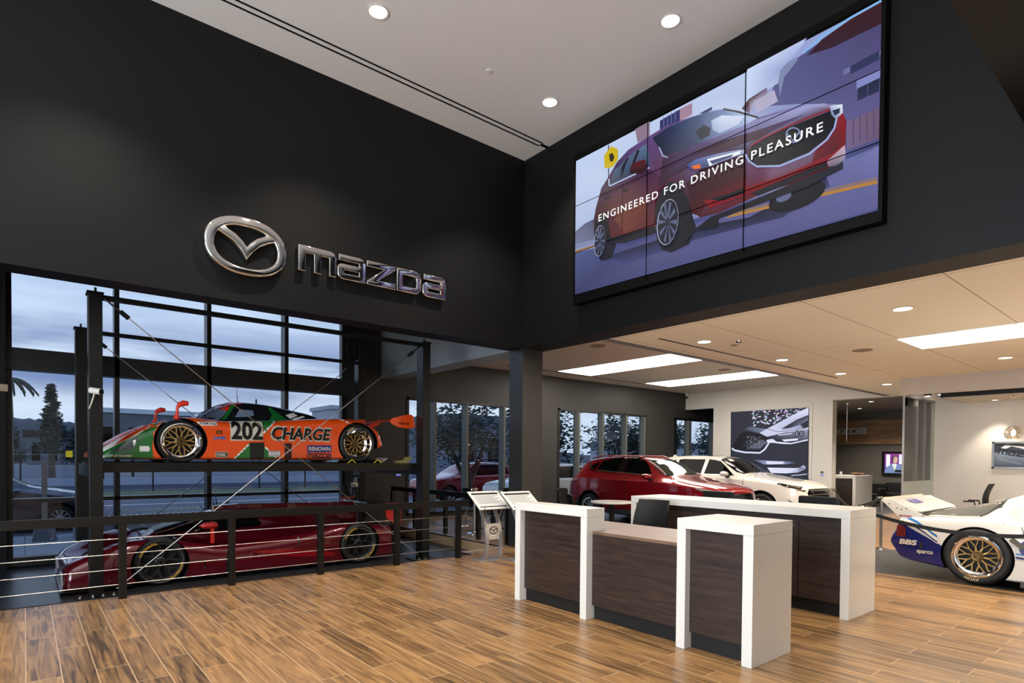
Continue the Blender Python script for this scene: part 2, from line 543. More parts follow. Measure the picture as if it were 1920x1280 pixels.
# tall window of the lift bay
window(1, -.22, 5.40, YW, ZP+.02, 5.6, (1.236, 2.68, 4.11), .12, ((.83, .89), (2.94, 3.28), (ZP+.02, ZP+.16)), .075)
sbox('wall_window_left', [(-7, -.22, YW-.25, YW+.3, ZP, 5.7)], K_HALL)
struct('wall_window_right', MB().prism([(5.40, YW-.12), (5.56, YW-.12), (6.2, YB), (6.2, YB+.3), (6.02, YB+.3), (5.43, YW+.14), (5.40, YW+.1)], ZP, 5.7, 'xy'), K_STEEL)
# white wall with its two openings, and the hall beyond
sbox('wall_white', [(XW, XW+.3, 8.0, 12.2, 0, 4.15), (XW, XW+.3, 12.2, YB, 3.53, 4.15), (XW, XW+.3, 6.05, 8.0, 3.53, 4.15), (XW, XW+.3, 4.9, 6.05, 0, 4.15)], M_WHITE)
sbox('trim_4', [(XW-.025, XW, 8.62, 8.74, 1.0, 3.40), (XW-.025, XW, 11.51, 11.63, 1.0, 3.40), (XW-.025, XW, 8.62, 11.63, 3.40, 3.52)], M_WHITE)
sbox('baseboard_white', [(XW-.012, XW, 8.0, 12.2, 0, .1)], M_GREY)
sbox('wall_lounge', [(27.0, 27.3, -5, YB, 0, 4.4)], mat('charcoal_boards', rgb(86, 82, 76), .55, noise=.08, nscale=4))
sbox('trim_5', [(26.92, 27.0, 5.0, YB, 2.30, 3.30)], M_BAND)
sbox('wall_lounge_side', [(XW+.3, 27.0, 11.9, 12.0, 0, 4.4)], K_WALL)
sbox('ceiling_lounge', [(XW+.3, 27.0, -5, 12.0, 3.62, 3.7)], mat('lounge_ceiling_paint', rgb(120, 114, 108), .7))
# glazed office on the right
sbox('wall_office', [(18.2, 18.4, -5, 4.9, 0, ZS)], M_WHITE)
sbox('ceiling_office', [(16.36, 18.2, -5, 4.25, 3.085, 3.13)], M_CEIL)
sbox('trim_8', [(16.34, 16.36, -5, 4.27, 3.085, 3.41), (16.36, 18.2, 4.25, 4.27, 3.085, 3.41)], M_BLACK)
sbox('trim_6', [(15.95, 16.1, -5, 4.95, 3.16, ZS)], M_GREY)
sbox('trim_7', [(16.1, 18.2, -5, 4.9, 3.42, ZS)], M_BLACK)
M_FROST = mat('frosted_film', rgb(206, 216, 210), .6)
M_FROST.node_tree.nodes['Principled BSDF'].inputs['Alpha'].default_value = .72
gl = MB().box(15.98, 18.2, 4.88, 4.90, 0.05, 3.16)
w5 = struct('window_5', gl, G_PART)
sbox('partition_rail', [(15.97, 18.2, 4.86, 4.92, 3.13, 3.17), (15.97, 18.2, 4.86, 4.92, 0, .06), (15.965, 15.985, 4.87, 4.91, 0, 3.17)], M_ALU, w5)
sbox('partition_joint', [(16.92, 16.93, 4.877, 4.903, .06, 3.13), (17.5, 17.51, 4.877, 4.903, .06, 3.13)], M_ALU, w5)
sbox('frosted_band', [(15.99, 18.19, 4.868, 4.876, .06, 1.13), (17.95, 18.19, 4.868, 4.876, 1.13, 3.1)], M_FROST, w5)
# enclosure behind the camera: grey walls with tall glazing added for the fill lamp
sbox('wall_back', [(-7, 27.4, -5.2, -5, 0, ZC)], M_GREY)
sbox('wall_side', [(-7.2, -7, -5, -3.6, ZP, ZC), (-7.2, -7, 6.6, YB, ZP, ZC), (-7.2, -7, -3.6, 6.6, ZP, .3), (-7.2, -7, -3.6, 6.6, 5.6, ZC)], M_GREY)
fr = MB()
for y_ in (-3.6, -1.05, 1.5, 4.05, 6.55): fr.box(-7.15, -7.05, y_, y_+.06, .3, 5.6)
for z_ in (.3, 2.9, 5.54): fr.box(-7.15, -7.05, -3.6, 6.6, z_, z_+.06)
w6 = struct('window_6', fr, K_FRAME)  # unseen glazing, added to let the fill light in
struct('pane', MB().add([(-7.1, -3.6, .3), (-7.1, 6.6, .3), (-7.1, 6.6, 5.6), (-7.1, -3.6, 5.6)], [(0, 1, 2, 3)]), G_WIN, w6, recalc=False)
dl = bpy.data.lights.new('daylight_fill', 'AREA'); dl.shape = 'RECTANGLE'; dl.size = 10.0; dl.size_y = 5.0
dl.energy = P_DAY_FILL; dl.color = (.80, .90, 1.0)
do = bpy.data.objects.new('daylight_fill', dl); COL.objects.link(do)
do.location = (-7.3, 1.5, 2.95); do.rotation_euler = (0, -PI/2-.75, 0)  # added fill lamp, tilted up to brighten the high ceiling

# ------------------------------------------------------------------ lamps
M_LENS = mat('lamp_lens', (1, 1, 1, 1), .5, emit=(1.0, .93, .82, 1), estr=9.0)
M_LUM = mat('luminous_panel', (1, 1, 1, 1), .5, emit=(1.0, .93, .83, 1), estr=P_PANEL)
def downlight(x, y, z, label, group, r=.105, watts=P_DOWN, size=2.3):
    t = thing('ceiling_downlight', label, 'ceiling light', (x, y, z), 0, group)
    MB().lathe([(r, 0), (r+.018, -.004), (r+.02, -.012), (r, -.012), (r-.006, .03)], 28, cap=False).build('trim_ring', M_WHITE, t, smooth=.6)
    MB().lathe([(r-.004, -.004), (0.002, -.004)], 28, cap=False).build('lens', M_LENS, t)
    lamp_spot('lamp', t, (0, 0, -.03), watts, size)
g1 = 'downlights of the high ceiling'
downlight(3.234, 6.464, ZC, 'round bright downlight in the high ceiling, leftmost in view', g1, .105, P_HIGH, 1.7)
downlight(5.973, 4.341, ZC, 'round bright downlight in the high ceiling above the video wall', g1, .105, P_HIGH, 1.7)
downlight(5.984, 6.451, ZC, 'round bright downlight in the high ceiling close to the corner of the black walls', g1, .105, P_HIGH, 1.7)
k = 0
for x, y, wh in ((.49, 6.46, 'left of the picture'), (3.23, 4.34, 'over the open floor'), (.49, 4.34, 'over the near left floor'), (3.23, 2.2, 'over the viewer'),
             (.49, 2.2, 'behind the viewer on the left'), (-2.2, 5.4, 'far left of the hall'), (.5, -1.5, 'at the back of the hall'), (4.5, -1.5, 'at the back right of the hall')):
    downlight(x, y, ZC, 'round downlight of the high ceiling '+wh, g1, .105, P_HIGH, 1.7)
g2 = 'downlights of the beige tiled ceiling'
for x, y, wh in ((8.645, 5.535, 'nearest the long dark beam'), (11.31, 5.53, 'second along the slot diffuser'), (14.03, 5.54, 'third along the slot diffuser'),
                 (16.80, 5.53, 'at the far end, beside the office bulkhead'), (8.64, 2.68, 'nearest the right black wall'), (14.07, 2.68, 'in front of the office bulkhead')):
    downlight(x, y, ZS, 'small round downlight in the beige tiled ceiling, '+wh, g2)
for x, y, wh in ((8.64, -.2, 'over the nearest aisle'), (11.3, -.2, 'over the white racing car'), (14.0, -.2, 'before the office'), (8.64, -2.9, 'at the back of the aisle'), (11.3, -2.9, 'at the back behind the white racing car'), (18.9, 5.6, 'hidden behind the office bulkhead')):  # unseen lamps added as fill; the last brightens the wall behind the glass
    downlight(x, y, ZS, 'added unseen downlight of the tiled ceiling '+wh, g2)  # added for bounce light on the tiled ceiling

def lum_panel(x0, x1, y0, y1, z, label, joints):
    t = thing('light_panel', label, 'ceiling light', ((x0+x1)/2, (y0+y1)/2, z), 0, 'luminous ceiling panels')
    part('frame', t, M_WHITE, lambda b: [b.box(x0-.03, x1+.03, y0-.03, y0, z-.012, z), b.box(x0-.03, x1+.03, y1, y1+.03, z-.012, z),
         b.box(x0-.03, x0, y0, y1, z-.012, z), b.box(x1, x1+.03, y0, y1, z-.012, z)]+[b.box(x0, x1, j-.008, j+.008, z-.012, z-.002) for j in joints])
    part('diffuser', t, M_LUM, lambda b: b.box(x0, x1, y0, y1, z-.009, z-.003))
lum_panel(11.97, 13.35, 8.58, 12.45, 4.15, 'long glowing ceiling panel nearer the black column', ())
lum_panel(16.02, 17.36, 8.58, 12.45, 4.15, 'long glowing ceiling panel nearer the white poster wall', ())
lum_panel(10.70, 11.93, -1.6, 3.39, ZS, 'glowing ceiling panel at the right edge in the beige tiled ceiling', (2.64, 1.94, 1.2, .45, -.3, -1.0))

def disc(name, label, cat, x, y, z, r, m, group=None, h=.012):
    o = MB().lathe([(.002, -h), (r*.9, -h), (r, -h*.6), (r, 0)], 28, cap=False).build(name, m, None, smooth=.6)
    o.location = (x, y, z)
    return tag(o, label, cat, group)
M_SPK = mat('speaker_cloth', rgb(150, 132, 112), .8)
disc('ceiling_speaker', 'round grey speaker grille in the ceiling beside the black column', 'ceiling speaker', 9.975, 9.09, 4.149, .17, M_SPK, 'ceiling speakers')
disc('ceiling_speaker', 'round grey speaker grille between the two long glowing ceiling panels', 'ceiling speaker', 15.26, 9.11, 4.149, .17, M_SPK, 'ceiling speakers')
disc('ceiling_speaker', 'round grey speaker grille in the beige tiled ceiling', 'ceiling speaker', 11.35, 4.13, ZS-.001, .16, M_SPK, 'ceiling speakers')
disc('sprinkler_cover', 'small round white sprinkler cover in the high ceiling', 'sprinkler', 4.88, 6.475, ZC-.001, .045, M_WHITE)
disc('sprinkler_cover', 'small chrome sprinkler head beside a downlight in the tiled ceiling', 'sprinkler', 9.0, 5.12, ZS-.001, .05, M_CHROME, None, .03)
disc('smoke_detector', 'small grey detector disc beside the nearest tiled ceiling downlight', 'smoke detector', 9.25, 5.35, ZS-.001, .055, M_SPK, None, .02)
# dome camera in the far corner
t = thing('security_camera', 'small dark security camera where the far black and white walls meet', 'security camera', (XW-.12, YB-.12, 4.05))
MB().lathe([(.05, .1), (.06, .05), (.06, 0), (.05, -.03)], 16).build('bracket', M_WHITE, t, smooth=.6)
MB().lathe([(.055, -.03), (.05, -.065), (.03, -.09), (.004, -.098)], 16).build('dome', M_GLOSSK, t, smooth=1)
# thermostats
def thermostat(label, loc, facing):
    t = thing('thermostat', label, 'thermostat', loc, 0, 'wall thermostats')
    q = (lambda b, a0, a1, z0, z1, d0, d1: b.box(a0, a1, -d1, -d0, z0, z1)) if facing == 'y' else (lambda b, a0, a1, z0, z1, d0, d1: b.box(-d1, -d0, a0, a1, z0, z1))
    b = MB(); q(b, -.075, .075, -.08, .08, 0, .03); b.build('housing', M_WHITE, t, bevel=.006)
    b = MB(); q(b, -.045, .045, -.025, .05, .03, .033); b.build('display', mat('lcd', rgb(96, 104, 92), .3), t)
    b = MB(); q(b, -.04, .04, -.075, -.055, .03, .033); b.build('indicator', mat('blue_led', rgb(60, 70, 230), .3, emit=rgb(60, 70, 255), estr=1.5), t)
thermostat('white thermostat with blue light on the dark wall under the lift deck', aty(746, 886, YB-.001), 'y')
thermostat('white thermostat with blue light on the white wall beside the poster', atx(1542, 886, XW-.001), 'x')

# ================================================================== SIGNS AND SCREENS
# ---- chrome emblem on the black wall (outlines in the wall plane)
YL = 8.0
def bevel_solid(name, splines, m, parent, depth, bev, y_face, plane='y', res=3):
    """2D outlines (first outer, then holes) -> solid with rounded edges standing off a wall"""
    c = bpy.data.curves.new(name, 'CURVE'); c.dimensions = '2D'; c.fill_mode = 'BOTH'
    for pts in splines:
        s = c.splines.new('POLY'); s.points.add(len(pts)-1); s.use_cyclic_u = True
        for p, q in zip(s.points, pts): p.co = (q[0], q[1], 0, 1)
    c.extrude = depth/2; c.bevel_depth = bev; c.bevel_resolution = res; c.offset = -bev*.55
    o = bpy.data.objects.new(name, c); COL.objects.link(o)
    me = eval_mesh(o)
    bpy.data.objects.remove(o); bpy.data.curves.remove(c)
    for v in me.vertices:
        x, z, d = v.co
        v.co = (x, y_face-depth/2-bev-d*1.0, z) if plane == 'y' else (y_face-depth/2-bev-d, -x, z)
    me.materials.clear(); me.materials.append(m)
    b = bmesh.new(); b.from_mesh(me); bmesh.ops.remove_doubles(b, verts=b.verts, dist=1e-5)
    bmesh.ops.recalc_face_normals(b, faces=b.faces); b.to_mesh(me); b.free()
    me.shade_smooth(); me.set_sharp_from_angle(angle=.5)
    o = bpy.data.objects.new(name, me); COL.objects.link(o); o.parent = parent
    return o

em = thing('emblem_sign', 'big chrome oval emblem with a winged V on the black wall', 'sign', (2.17, YL, 4.23))
def ring(cx, cz, rx, rz, e=2.25, n=72):
    out = []
    for k_ in range(n):
        a = 2*PI*k_/n
        ca, sa = math.cos(a), math.sin(a)
        out.append((cx+rx*math.copysign(abs(ca)**(2/e), ca), cz+rz*math.copysign(abs(sa)**(2/e), sa)))
    return out
bevel_solid('ring', [ring(0, 0, .478, .352), ring(0, -.012, .385, .268)], M_CHROME, em, .05, .028, -.01)
wing = [(-.40, .215), (-.36, .235), (-.25, .185), (-.13, .125), (-.05, .055), (0, -.015), (.05, .055), (.13, .125), (.25, .185), (.36, .235), (.40, .215),
        (.385, .15), (.27, .105), (.16, .045), (.07, -.045), (0, -.15), (-.07, -.045), (-.16, .045), (-.27, .105), (-.385, .15)]
bevel_solid('wing', [wing], M_CHROME, em, .045, .026, -.015)

def letters(kind):
    """the five letter shapes of the wide word sign, unit height; returns [(advance, [outlines])]"""
    def arc(cx, cy, r, a0, a1, n=6):
        return [(cx+r*math.cos(math.radians(a0+(a1-a0)*i/n)), cy+r*math.sin(math.radians(a0+(a1-a0)*i/n))) for i in range(n+1)]
    m_ = [(0, 0), (0, 1)]+arc(1.22, .72, .28, 90, 0)+[(1.5, 0), (1.24, 0), (1.24, .74), (.88, .74), (.88, 0), (.62, 0), (.62, .74), (.26, .74), (.26, 0)]
    a_o = [(.06, 1)]+arc(.92, .72, .28, 90, 0)+[(1.2, 0)]+arc(.24, .24, .24, 270, 180)+arc(.2, .42, .2, 180, 90)+[(.93, .62), (.93, .77), (.06, .77)]
    a_h = [(.26, .23), (.26, .40), (.93, .40), (.93, .23)]
    z_ = [(0, 1), (1.3, 1), (1.3, .86), (.48, .23), (1.3, .23), (1.3, 0), (0, 0), (0, .13), (.82, .77), (0, .77)]
    d_o = [(0, 0), (0, 1)]+arc(.86, .66, .34, 90, 0)+arc(.86, .34, .34, 0, -90)
    d_h = [(.26, .23), (.26, .77)]+arc(.8, .6, .17, 90, 0)+arc(.8, .4, .17, 0, -90)
    return [(1.58, [m_]), (1.28, [a_o, a_h]), (1.40, [z_]), (1.28, [d_o, d_h]), (1.20, [a_o, a_h])]
WORD = letters(0)
WORD_W = sum(a for a, _ in WORD)
def word_splines(w, h):
    x = 0; out = []
    for adv, outs in WORD:
        out.append([[((px+x)/WORD_W*w, pz*h) for px, pz in o_] for o_ in outs]); x += adv
    return out
def word_flat(w, h):
    """the word as flat faces (verts2d, faces)"""
    c = bpy.data.curves.new('w', 'CURVE'); c.dimensions = '2D'; c.fill_mode = 'BOTH'
    for outs in word_splines(w, h):
        for pts in outs:
            s = c.splines.new('POLY'); s.points.add(len(pts)-1); s.use_cyclic_u = True
            for p, q in zip(s.points, pts): p.co = (q[0], q[1], 0, 1)
    o = bpy.data.objects.new('w', c); COL.objects.link(o)
    me = eval_mesh(o)
    v = [(p.co.x, p.co.y) for p in me.vertices]; f = [tuple(p.vertices) for p in me.polygons]
    bpy.data.objects.remove(o); bpy.data.curves.remove(c); bpy.data.meshes.remove(me)
    return v, f
ws = thing('word_sign', 'chrome raised letters of the car maker beside the oval emblem on the black wall', 'sign', (2.826, YL, 4.085))
for outs in word_splines(2.315, .335):
    bevel_solid('letter', outs, M_CHROME, ws, .05, .014, -.012)

# ---- flat pictures: polygons given in a crop frame of the photo, laid on their own plane
def picture(name, parent, polys, conv, m, step, origin, strength_dir=(-1, 0, 0)):
    """polys: list of (points, colour or colours); each later polygon lies one step nearer the viewer"""
    bm_ = bmesh.new()
    lay = bm_.loops.layers.float_color.new('print')
    for i, (pts, cols) in enumerate(polys):
        p3 = [conv(p) for p in pts]
        vs_ = []
        for q in p3:
            vs_.append(bm_.verts.new(Vector(q)+Vector(strength_dir)*step*i-Vector(origin)))
        try:
            f = bm_.faces.new(vs_)
        except ValueError:
            continue
        if isinstance(cols[0], (tuple, list)): cc = cols
        else: cc = [cols]*len(pts)
        for l, c in zip(f.loops, cc):
            l[lay] = rgb(*c)
    bmesh.ops.triangulate(bm_, faces=[f for f in bm_.faces if len(f.verts) > 4], ngon_method='EAR_CLIP')
    for f in bm_.faces:
        f.normal_update()
        if f.normal.dot(Vector(strength_dir)) < 0: f.normal_flip()
    me = bpy.data.meshes.new(name); bm_.to_mesh(me); bm_.free()
    me.materials.append(m)
    o = bpy.data.objects.new(name, me); COL.objects.link(o); o.parent = parent
    return o
def ell(cx, cy, rx, ry, tilt=0, n=28):
    t = math.radians(tilt); out = []
    for i in range(n):
        a = 2*PI*i/n; x, y = rx*math.cos(a), ry*math.sin(a)
        out.append((cx+x*math.cos(t)-y*math.sin(t), cy+x*math.sin(t)+y*math.cos(t)))
    return out
def strip(pts, w):
    """a band of width w along a polyline (crop units)"""
    L, R_ = [], []
    for i, p in enumerate(pts):
        a = pts[max(0, i-1)]; b_ = pts[min(len(pts)-1, i+1)]
        dx, dy = b_[0]-a[0], b_[1]-a[1]; n = math.hypot(dx, dy)
        L.append((p[0]-dy/n*w/2, p[1]+dx/n*w/2)); R_.append((p[0]+dy/n*w/2, p[1]-dx/n*w/2))
    return L+R_[::-1]

XV = 6.70
Y0, Y1, Z0, Z1 = 2.315, 6.605, 4.10, 6.275
vw = thing('video_wall', 'big black framed video wall showing a red car, on the right black wall', 'video screen', (XV, (Y0+Y1)/2, Z0))
M_BEZ = mat('bezel_black', rgb(5, 5, 5), .5, spec=.12)
part('housing', vw, M_BEZ, lambda b: b.box(XV+.004, 6.83, Y0-.04, Y1+.03, Z0-.07, Z1+.09), bevel=.006)
def bez(b):
    x0, x1 = XV-.012, XV+.004
    b.box(x0, x1, Y0-.04, Y0, Z0-.07, Z1+.09); b.box(x0, x1, Y1, Y1+.03, Z0-.07, Z1+.09)
    b.box(x0, x1, Y0, Y1, Z0-.07, Z0); b.box(x0, x1, Y0, Y1, Z1, Z1+.09)
part('bezel', vw, M_BEZ, bez)
def vconv(p): return atx(1060+p[0]/2.2065, p[1]/2.2065, XV)
RD = (120, 20, 38); DK = (24, 26, 36)
scr = [([(42, 668), (1308, 4), (1295, 870), (40, 1218)], [(206, 216, 236), (158, 166, 208), (96, 98, 148), (110, 120, 165)])]
def A(pts, c): scr.append((pts, c))
A([(42, 668), (750, 300), (752, 500), (42, 960)], [(200, 212, 232), (196, 206, 228), (190, 200, 222), (186, 196, 220)])
A([(40, 1045), (300, 985), (700, 880), (1160, 690), (1302, 600), (1293, 862), (40, 1218)], [(108, 116, 156), (96, 100, 144), (108, 110, 152), (128, 128, 172), (140, 140, 186), (116, 116, 160), (84, 88, 128)])
A([(42, 958), (80, 925), (120, 905), (120, 990), (42, 1010)], [(126, 130, 152), (120, 124, 150), (96, 102, 130), (130, 134, 158), (140, 146, 170)])
A([(42, 1010), (125, 988), (125, 1005), (42, 1030)], (150, 156, 184))
A([(42, 1036), (122, 1013), (122, 1021), (42, 1046)], (176, 140, 84))
A([(830, 440), (885, 300), (960, 240), (1045, 180), (1308, 30), (1302, 592), (1160, 650), (1120, 430), (960, 430)], [(120, 122, 160), (112, 114, 152), (110, 110, 150), (104, 102, 146), (96, 88, 132), (120, 116, 160), (124, 122, 166), (112, 112, 152), (116, 118, 158)])
A([(880, 300), (900, 270), (960, 235), (960, 250), (905, 320), (888, 400)], (150, 156, 186))
A([(752, 275), (900, 196), (1010, 142), (960, 215), (890, 290), (880, 345), (752, 420)], [(210, 220, 238), (204, 212, 234), (198, 206, 232), (178, 188, 220), (170, 180, 214), (186, 194, 220), (204, 214, 234)])
A([(1000, 230), (1060, 165), (1180, 80), (1308, 8), (1308, 98), (1200, 150), (1110, 195)], [(70, 30, 58), (76, 24, 44), (80, 20, 36), (82, 16, 34), (78, 24, 44), (72, 32, 58), (72, 36, 66)])
A(strip([(985, 220), (1060, 152), (1180, 74), (1308, 3)], 9), (150, 190, 226))
A([(1150, 290), (1306, 205), (1304, 230), (1150, 312)], (132, 134, 176))
A([(1178, 275), (1300, 208), (1299, 246), (1180, 308)], (66, 72, 112))
A([(1205, 334), (1304, 284), (1303, 322), (1206, 372)], (150, 156, 200))
A([(1210, 366), (1301, 322), (1298, 378), (1208, 418)], [(50, 58, 92), (44, 52, 86), (56, 66, 100), (60, 68, 104)])
A(strip([(1252, 345), (1250, 400)], 4), (96, 100, 140))
A([(1165, 505), (1300, 446), (1299, 572), (1166, 622)], [(140, 122, 150), (132, 112, 136), (126, 108, 136), (136, 122, 156)])
for x_ in (1192, 1220, 1248, 1276):
    A(strip([(x_, 500-(x_-1165)*.4), (x_, 610-(x_-1165)*.36)], 5), (112, 98, 128))
A([(1160, 622), (1300, 574), (1300, 600), (1162, 660)], [(112, 114, 158), (100, 102, 150), (84, 90, 138), (96, 100, 146)])
A([(730, 450), (760, 410), (835, 362), (835, 395), (775, 440), (760, 470)], [(72, 24, 40), (84, 26, 40), (128, 110, 138), (170, 160, 180), (190, 184, 200), (140, 120, 146)])
A([(780, 420), (865, 372), (880, 420), (790, 470)], (188, 184, 204))
A([(290, 535), (350, 497), (350, 565), (300, 592)], (158, 140, 158))
A([(392, 500), (475, 452), (475, 502), (392, 540)], (70, 76, 124))
for x_ in (408, 424, 440, 456):
    A(strip([(x_, 494-(x_-392)*.55), (x_, 534-(x_-392)*.5)], 4), (120, 124, 166))
A([(475, 452), (526, 426), (526, 474), (475, 502)], (178, 152, 168))
A([(555, 470), (608, 442), (608, 455), (580, 470)], (72, 88, 132))
A(strip([(180, 600), (180, 770)], 5), (110, 120, 140))
A([(162, 642), (190, 605), (219, 618), (219, 662), (196, 692), (163, 697)], (206, 188, 24))
A([(182, 640), (196, 632), (204, 650), (198, 668), (186, 668)], (70, 66, 20))
# shadow on the road
A([(170, 1062), (330, 1010), (545, 940), (760, 900), (1080, 730), (1095, 770), (900, 900), (560, 985), (250, 1086)], [(62, 66, 104), (46, 48, 84), (36, 38, 66), (40, 40, 70), (46, 46, 84), (92, 92, 136), (72, 74, 112), (76, 80, 120), (88, 94, 136)])
A([(690, 888), (1292, 744), (1292, 760), (660, 905)], (186, 146, 80))
A([(690, 880), (1292, 734), (1292, 739), (690, 886)], (170, 140, 92))
# far front wheel and near tyres
A(ell(960, 812, 125, 52, -22), (20, 22, 34))
A(ell(905, 815, 34, 18, -25), (120, 126, 156))
A([(120, 900), (165, 880), (205, 940), (210, 1020), (190, 1070), (150, 1080), (126, 1040)], (26, 30, 48))
A([(385, 850), (440, 800), (500, 850), (540, 930), (515, 1010), (440, 1045), (400, 1035), (380, 960)], (28, 32, 50))
# body
A([(120, 985), (120, 905), (128, 860), (150, 780), (178, 735), (215, 672), (262, 620), (345, 566), (420, 520), (520, 485), (620, 456), (660, 452), (720, 468), (802, 488), (900, 455), (1000, 436), (1070, 428),
   (1112, 437), (1150, 470), (1164, 500), (1160, 640), (1130, 690), (1000, 740), (820, 800), (640, 880), (560, 900), (515, 870), (490, 800), (430, 752), (385, 790), (375, 940), (250, 985), (190, 985), (175, 905), (140, 900)],
  [(80, 30, 44), (96, 46, 50), (92, 42, 58), (86, 52, 92), (84, 56, 96), (92, 66, 110), (110, 90, 140), (120, 96, 144), (124, 100, 150), (130, 116, 164), (150, 150, 190), (150, 150, 190), (140, 130, 176), (120, 104, 150), (150, 144, 188), (170, 170, 206), (170, 166, 200),
   (150, 60, 80), (160, 30, 44), (140, 14, 32), (130, 12, 26), (90, 14, 30), (110, 14, 30), (120, 14, 30), (112, 14, 30), (96, 16, 30), (86, 20, 34), (90, 32, 52), (98, 44, 70), (104, 50, 60), (120, 56, 44), (112, 48, 40), (110, 46, 40), (104, 52, 48), (100, 48, 50)])
A([(375, 800), (420, 750), (350, 700), (190, 775), (140, 860), (200, 870), (240, 975), (370, 935)], [(110, 44, 62), (106, 46, 82), (90, 50, 92), (84, 50, 86), (92, 44, 60), (122, 70, 52), (128, 60, 44), (112, 44, 40)])
A([(200, 905), (330, 820), (345, 905), (250, 960)], [(134, 84, 60), (130, 70, 56), (116, 46, 44), (132, 78, 56)])
A([(500, 760), (560, 700), (745, 640), (750, 735), (600, 800), (520, 840)], [(84, 24, 44), (74, 20, 44), (66, 18, 42), (92, 14, 34), (86, 14, 32), (78, 16, 32)])
A([(520, 840), (600, 800), (750, 735), (752, 775), (580, 850), (560, 895), (512, 880)], [(84, 16, 32), (98, 14, 32), (104, 14, 32), (120, 14, 32), (122, 14, 32), (100, 14, 30), (76, 14, 30)])
# bonnet
A([(405, 655), (560, 594), (795, 496), (1000, 440), (1075, 431), (1108, 442), (1100, 456), (960, 512), (800, 590), (750, 640), (520, 690), (420, 745), (385, 780)],
  [(78, 44, 76), (100, 80, 126), (152, 152, 192), (178, 180, 214), (178, 178, 210), (152, 132, 168), (112, 42, 66), (78, 34, 62), (66, 22, 48), (64, 20, 46), (66, 28, 58), (74, 32, 64), (84, 40, 70)])
A([(500, 640), (640, 588), (795, 540), (1000, 470), (800, 575), (640, 628)], [(84, 44, 84), (70, 30, 66), (84, 48, 88), (120, 100, 148), (72, 26, 60), (80, 36, 76)])
# glass
A([(362, 572), (430, 524), (560, 474), (660, 454), (720, 470), (800, 490), (740, 520), (640, 560), (545, 600), (415, 648)], [(44, 54, 80), (62, 76, 108), (92, 112, 146), (130, 150, 184), (176, 192, 216), (190, 200, 222), (166, 182, 210), (130, 146, 182), (70, 86, 120), (46, 56, 86)])
A([(605, 500), (650, 478), (740, 482), (720, 515), (640, 552), (612, 540)], [(180, 196, 216), (206, 214, 228), (206, 212, 228), (196, 204, 222), (176, 190, 212), (170, 186, 210)])
A([(540, 545), (575, 518), (602, 530), (600, 560), (560, 580)], (40, 50, 74))
A(strip([(390, 610), (405, 645), (425, 652)], 6), (170, 180, 210))
A(strip([(655, 452), (720, 464), (800, 488)], 8), (34, 26, 44))
A([(186, 768), (205, 705), (275, 640), (335, 596), (348, 640), (352, 690), (280, 722)], [(62, 78, 104), (96, 118, 146), (104, 126, 152), (112, 136, 160), (90, 110, 142), (70, 88, 116), (66, 84, 112)])
A(strip([(232, 735), (240, 690), (262, 655)], 8), (46, 40, 60))
A(strip([(278, 722), (285, 670), (305, 622)], 10), (60, 36, 56))
A(strip([(186, 770), (280, 726), (350, 694)], 5), (190, 200, 224))
A(strip([(184, 770), (182, 740)], 5), (190, 200, 224))
A([(266, 716), (272, 690), (300, 668), (332, 660), (342, 690), (335, 712), (300, 722), (285, 716)], [(40, 18, 30), (96, 14, 34), (120, 16, 36), (112, 20, 40), (60, 14, 30), (36, 16, 28), (34, 16, 26), (36, 16, 28)])
A(strip([(240, 790), (262, 784)], 12), (40, 20, 34)); A(strip([(162, 822), (184, 812)], 10), (40, 20, 34))
A(strip([(238, 760), (236, 975)], 2.5), (52, 22, 34))
# arches, sills
A([(378, 945), (372, 870), (392, 792), (430, 752), (470, 758), (505, 812), (522, 880), (545, 950), (500, 1000), (420, 850), (395, 860), (395, 1020), (382, 1000)], (26, 30, 46))
A([(124, 990), (124, 920), (140, 895), (165, 890), (180, 920), (188, 985), (170, 1000), (150, 940), (134, 960)], (28, 32, 48))
A([(186, 985), (375, 935), (380, 965), (250, 1005), (196, 1010)], (24, 30, 50))
A([(545, 945), (600, 900), (800, 820), (1080, 700), (1150, 668), (1152, 700), (1010, 770), (850, 830), (640, 905), (630, 940), (555, 952)], [(22, 24, 38), (24, 26, 40), (30, 32, 50), (40, 42, 62), (56, 58, 84), (44, 46, 70), (34, 36, 54), (28, 30, 46), (24, 26, 40), (22, 24, 36), (20, 22, 34)])
A([(575, 832), (640, 810), (900, 728), (1100, 640), (1158, 600), (1160, 640), (1090, 672), (800, 788), (600, 862)], [(150, 18, 38), (140, 14, 32), (150, 22, 42), (160, 30, 50), (170, 40, 60), (150, 30, 50), (130, 16, 36), (140, 16, 36), (150, 18, 38)])
A([(590, 826), (680, 800), (745, 775), (745, 800), (650, 832)], (18, 18, 30))
A([(770, 800), (900, 745), (1080, 672), (1086, 690), (930, 760), (800, 812)], (26, 28, 44))
A([(1084, 668), (1158, 602), (1162, 636), (1150, 668), (1120, 688), (1090, 690)], [(176, 150, 164), (206, 190, 200), (200, 186, 196), (160, 150, 166), (120, 116, 138), (140, 130, 150)])
